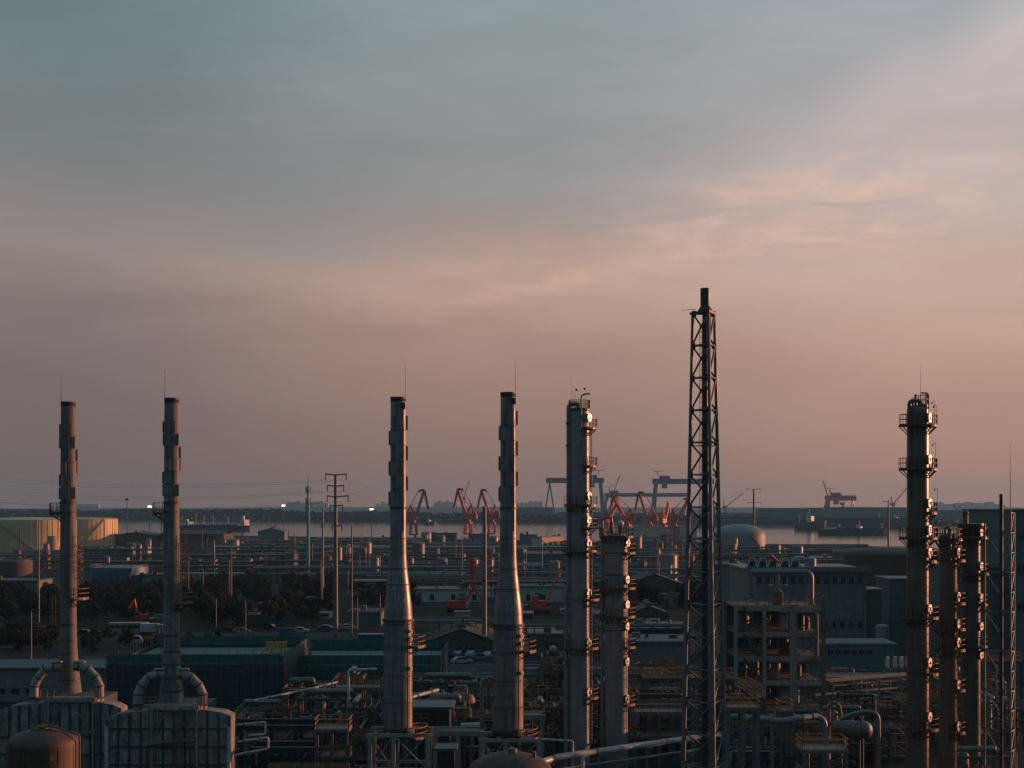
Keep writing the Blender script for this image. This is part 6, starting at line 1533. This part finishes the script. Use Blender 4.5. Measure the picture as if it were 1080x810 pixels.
# ------------------------------------------------------------------ process units: frames full of vessels, pipes and valves
def make_unit(seed, w=6.5, d=5.0, h=7.5, kind=0):
    rnd = random.Random(seed); t = thing('process_unit', 'unit', 'process unit', (0,0,0)); x0, x1, y0, y1 = -w/2, w/2, -d/2, d/2
    fm = rnd.choice(('steel_grey','concrete_dark','steel_black','rail_rust','steel_black')); lv = [h*.45, h] if h > 4.5 else [h]
    mb = MB()
    for x in (x0,0,x1):
        for y in (y0,y1): mb.bar((x,y,0),(x,y,h),.28)
    for z in lv:
        for y in (y0,y1): mb.bar((x0,y,z),(x1,y,z),.24,.32)
        for x in (x0,x1): mb.bar((x,y0,z),(x,y1,z),.24,.32)
    mb.bar((x0,y0,lv[0]),(0,y0,h if len(lv) > 1 else .2),.14); mb.build('steel_lattice', M[fm], t)
    for z in lv:
        if rnd.random() < .55:
            dk = MB().box(x0+.15,x1-.15,y0+.13,y0+1.3,z+.17,z+.24).build('deck', M['ring_dark'], t)
            MB().rail([(x0,y0,z+.2),(x1,y0,z+.2),(x1,y0+1.4,z+.2),(x0,y0+1.4,z+.2)],1.1,.06,1.1,True).build('railing', M[rnd.choice(('rail_rust','rail_orange','rail_rust','steel_grey'))], dk)
    for k in range(rnd.randint(1,3)):
        r = rnd.uniform(.4,.95); x = rnd.uniform(x0+1,x1-1); y = rnd.uniform(y0+.8,y1-.8); zb = rnd.choice([0]+[q+.25 for q in lv[:-1]]); hh = rnd.uniform(2,4.5)
        v = MB().lathe((x,y,zb),[(r,0),(r,hh),(r*.85,hh+r*.25),(r*.5,hh+r*.42),(.02,hh+r*.5)],18).build('vessel', M[rnd.choice(('galv','steel_grey','pipe_rust','cladding_dark','steel_black'))], t)
        MB().tube((x,y,zb+hh+r*.4),(x,y,zb+hh+r*.5+.6),.14,n=8).build('nozzle', M['pipe_rust'], v)
    if rnd.random() < .22:
        r = rnd.uniform(.35,.6); z = lv[-1]+.35+r; y = rnd.uniform(-1,1)
        MB().tube((x0+1,y,z),(x1-1,y,z),r,n=18).ball((x0+1,y,z),r*.98,12,8).ball((x1-1,y,z),r*.98,12,8).build('drum', M[rnd.choice(('galv','cladding_dark','steel_grey'))], t)
    for k in range(rnd.randint(10,16)):
        r = rnd.choice((.06,.06,.08,.09,.11,.14,.2)); z = rnd.uniform(.8,h+1.0); y = rnd.uniform(y0-.6,y1); xa = rnd.uniform(x0-1.5,0); xb = rnd.uniform(0,x1+1.8); z2 = rnd.uniform(.4,h+.8)
        pts = [(xa,y,z),(xb,y,z),(xb,y,z2)] if rnd.random() < .6 else [(xa,y,z2),(xa,y,z),(xb,y,z),(xb,y-rnd.uniform(.5,2),z)]
        p = MB().path(pts, r, 8).build('pipe', M[rnd.choice(('pipe_white','pipe_rust','galv','pipe_rust','steel_grey','pipe_teal','steel_black'))], t)
        if rnd.random() < .6:
            f = rnd.uniform(.2,.8); c = Vector(pts[0]).lerp(Vector(pts[1]),f); u = MB().ball(c,r*2.0,8,6); u.tube(c,c+vz(r*3.5),r*.4,n=6); u.hoop(c+vz(r*3.5),r*1.3,r*1.7,-.03,.03,10); u.build('valve', M[rnd.choice(('red_dull','galv','rail_rust'))], p)
    if rnd.random() < .6: MB().ladder(x1+.1,0,0,h,0,.5,False,.4,.05).build('ladder', M['rail_rust'], t)
    return t
UN = [Proto(make_unit(100+i, 5+2.5*(i % 3), 4+(i % 2)*1.5, (3.6,6.0,8.2,5.0,7.2)[i % 5])) for i in range(14)]
ur = random.Random(77)
def units(label, px0, px1, y0, y1, n, group, sc=(.85,1.15)):
    m = max(1, round(math.sqrt(n*.6)))
    for i in range(n):
        Y = y0+(y1-y0)*((i % m)+ur.uniform(.2,.8))/m; px = px0+(px1-px0)*((i//m)+ur.uniform(.15,.85))/max(1,math.ceil(n/m))
        UN[ur.randrange(14)].put((X(px,Y),Y,.01), R_(ur.choice((0,0,180,90,270))), label, ur.uniform(*sc), group)
units('cluttered pipe and vessel unit below the netted building, left of the third chimney', 250, 335, 172, 205, 8, 'units below the netting', (.7,1.0))
units('cluttered pipe and vessel unit between the orange railed platform and the third chimney', 345, 400, 168, 212, 7, 'units left of the third chimney', (.7,1.0))
units('cluttered pipe and vessel unit between the third chimney and the tallest one', 440, 520, 172, 225, 12, 'units between the tapered chimneys', (.7,1.1))
units('cluttered pipe and vessel unit between the tallest chimney and the pale column', 552, 600, 172, 235, 8, 'units left of the pale column', (.7,1.1))
units('cluttered pipe and vessel unit right of the short thick column', 665, 735, 186, 240, 12, 'units right of the thick column', (.8,1.2))
units('cluttered pipe and vessel unit in the gap between the two pale metal columns', 622, 642, 182, 235, 5, 'units between the pale columns', (.7,1.1))
units('cluttered pipe and vessel unit right behind the flare tower', 740, 778, 180, 240, 7, 'units behind the flare tower', (.8,1.2))
units('cluttered pipe and vessel unit at the foot of the open process structure', 770, 868, 166, 196, 10, 'units by the open structure', (.6,.95))
units('cluttered pipe and vessel unit left of the three dark columns', 872, 950, 168, 215, 8, 'units left of the dark columns', (.6,.9))
units('low pipe and vessel unit hiding the foot of the shortest dark column', 1012, 1036, 148, 154, 2, 'units before the shortest dark column', (.75,.85))
units('cluttered pipe and vessel unit behind the feet of the dark columns', 975, 1060, 172, 235, 10, 'units behind the dark columns', (.8,1.2))
units('low pipe and vessel unit at the bottom edge beside the dark domed vessel', 440, 500, 128, 142, 3, 'units by the dark domed vessel', (.5,.62))
units('low pipe and vessel unit at the bottom edge under the large slanted pipe', 600, 730, 134, 148, 5, 'units under the slanted pipe', (.45,.6))
units('low pipe and vessel unit at the bottom edge right of the flare tower', 775, 950, 136, 150, 7, 'units right of the flare tower foot', (.45,.7))
units('low pipe and vessel unit at the bottom edge right of the second furnace', 250, 390, 136, 150, 6, 'units right of the second furnace', (.5,.8))
units('small pipe and vessel unit at the road side of the concrete frames', 872, 952, 232, 255, 5, 'units behind the concrete frame', (.6,.9))

# distant pipe yards: trestles and tanks too far to tell apart
def make_yard_rack(seed):
    rnd = random.Random(seed); h = rnd.uniform(5,9)
    return pipe_rack('rack', (-22,0), (22,0), h, 6, 8, [(rnd.uniform(-1,1), rnd.choice((1,1,.62)), rnd.uniform(.14,.34), rnd.choice((wp,wr,wg,wr))) for _ in range(9)], nm='yard_rack', m=rnd.choice(('steel_grey','concrete_dark','steel_black')))
YR = [Proto(make_yard_rack(i)) for i in range(5)]
def make_yard_unit(seed):
    rnd = random.Random(seed); t = thing('yard_vessel', 'v', 'vessel', (0,0,0)); r = rnd.uniform(1.5,3.5); h = rnd.uniform(5,12)
    MB().lathe((0,0,0),[(r,0),(r,h)],20).dome((0,0,h),r,r*.3,20).build('shell', M[rnd.choice(('galv','tank_white','pipe_rust','steel_grey'))], t)
    MB().path([(r+.3,0,0),(r+.3,0,h+1),(0,0,h+1),(0,0,h)],.2,6).build('pipe', M['galv'], t)
    MB().rail([(r*math.cos(a*.7),r*math.sin(a*.7),h) for a in range(9)],1.1,.1,2,True).build('railing', M['rail_rust'], t)
    return t
YV = [Proto(make_yard_unit(i)) for i in range(4)]
yr = random.Random(15)
def yard(label, lab2, px0, px1, y0, y1, n, k, group):
    for i in range(n):
        Y = y0+(y1-y0)*(i+.5)/n; px = yr.uniform(px0,px1); s_ = (yr.uniform(.8,1.7), 1, yr.uniform(.7,1.1))
        YR[yr.randrange(5)].put((X(px,Y),Y,0), R_(yr.uniform(-5,5)), label, s_, group)
    for i in range(k):
        Y = yr.uniform(y0,y1); px = yr.uniform(px0-8,px1+8); YV[yr.randrange(4)].put((X(px,Y),Y,0), yr.uniform(0,6), lab2, yr.uniform(.6,1.1), group+', vessels')
yard('low trestle in the pipe yard between the second chimney and the teal mast', 'small vessel in the pipe yard between the second chimney and the teal mast', 200, 318, 600, 1000, 20, 14, 'left pipe yard')
yard('low trestle in the pipe yard between the teal mast and the third chimney', 'small vessel in the pipe yard between the teal mast and the third chimney', 335, 408, 560, 1000, 17, 14, 'middle pipe yard')
yard('low trestle in the pipe yard between the third and the tallest chimney', 'small vessel in the pipe yard between the third and the tallest chimney', 434, 525, 520, 1050, 23, 18, 'central pipe yard')
yard('low trestle in the pipe yard between the tallest chimney and the flare tower', 'small vessel in the pipe yard between the tallest chimney and the flare tower', 555, 730, 480, 1050, 30, 24, 'right pipe yard')
yard('low trestle in the strip between the flare tower and the dark columns', 'small vessel in the strip between the flare tower and the dark columns', 760, 900, 620, 900, 13, 10, 'far right pipe yard')
yard('low trestle around the blue tank left of the second chimney', 'small vessel around the blue tank left of the second chimney', 10, 165, 640, 900, 13, 10, 'pipe yard by the blue tank')

# thin lamp and cable posts scattered through the yards
def make_yard_post(h):
    t = thing('yard_post', 'thin post standing in the pipe yard', 'pole', (0,0,0)); MB().tube((0,0,0),(0,0,h),.2,.14,8).build('shaft', M['galv'], t)
    MB().bar((-1.1,0,h-.4),(1.1,0,h-.4),.18).build('crossarm', M['steel_black'], t); return t
YP = [Proto(make_yard_post(h)) for h in (11,15,19)]
for i in range(46):
    px = yr.uniform(195, 735); Y = yr.uniform(430, 1000)
    if 400 < px < 438 or 520 < px < 555: continue
    YP[yr.randrange(3)].put((X(px,Y),Y,0), yr.uniform(-.6,.6), 'thin post standing among the trestles of the pipe yards' if px < 430 else 'thin post standing among the sheds right of the third chimney', 1.0, 'yard posts left' if px < 430 else 'yard posts right')
rf = random.Random(8)
for i in range(84):
    px = rf.choice((rf.uniform(200,400), rf.uniform(440,600), rf.uniform(600,735))); py = rf.uniform(588,655); Y = GY(py); w = rf.uniform(5,16)
    zone = 'between the second and third chimneys' if px < 410 else 'between the third chimney and the pale columns' if px < 600 else 'between the pale columns and the flare tower'
    b = building('yard_hut', 'hut', 'low flat hut squeezed between trestles '+zone, px-w/2, px+w/2, py-rf.uniform(4,8), py, rf.uniform(5,10), rf.choice(('wall_grey','wall_pink','wall_brown','wall_teal','wall_white')), rf.choice(('roof_dark','roof_pale','roof_blue')), [(py-3,2.2,2.5,3,.1,.9)] if rf.random() < .5 else None, group='huts '+zone)
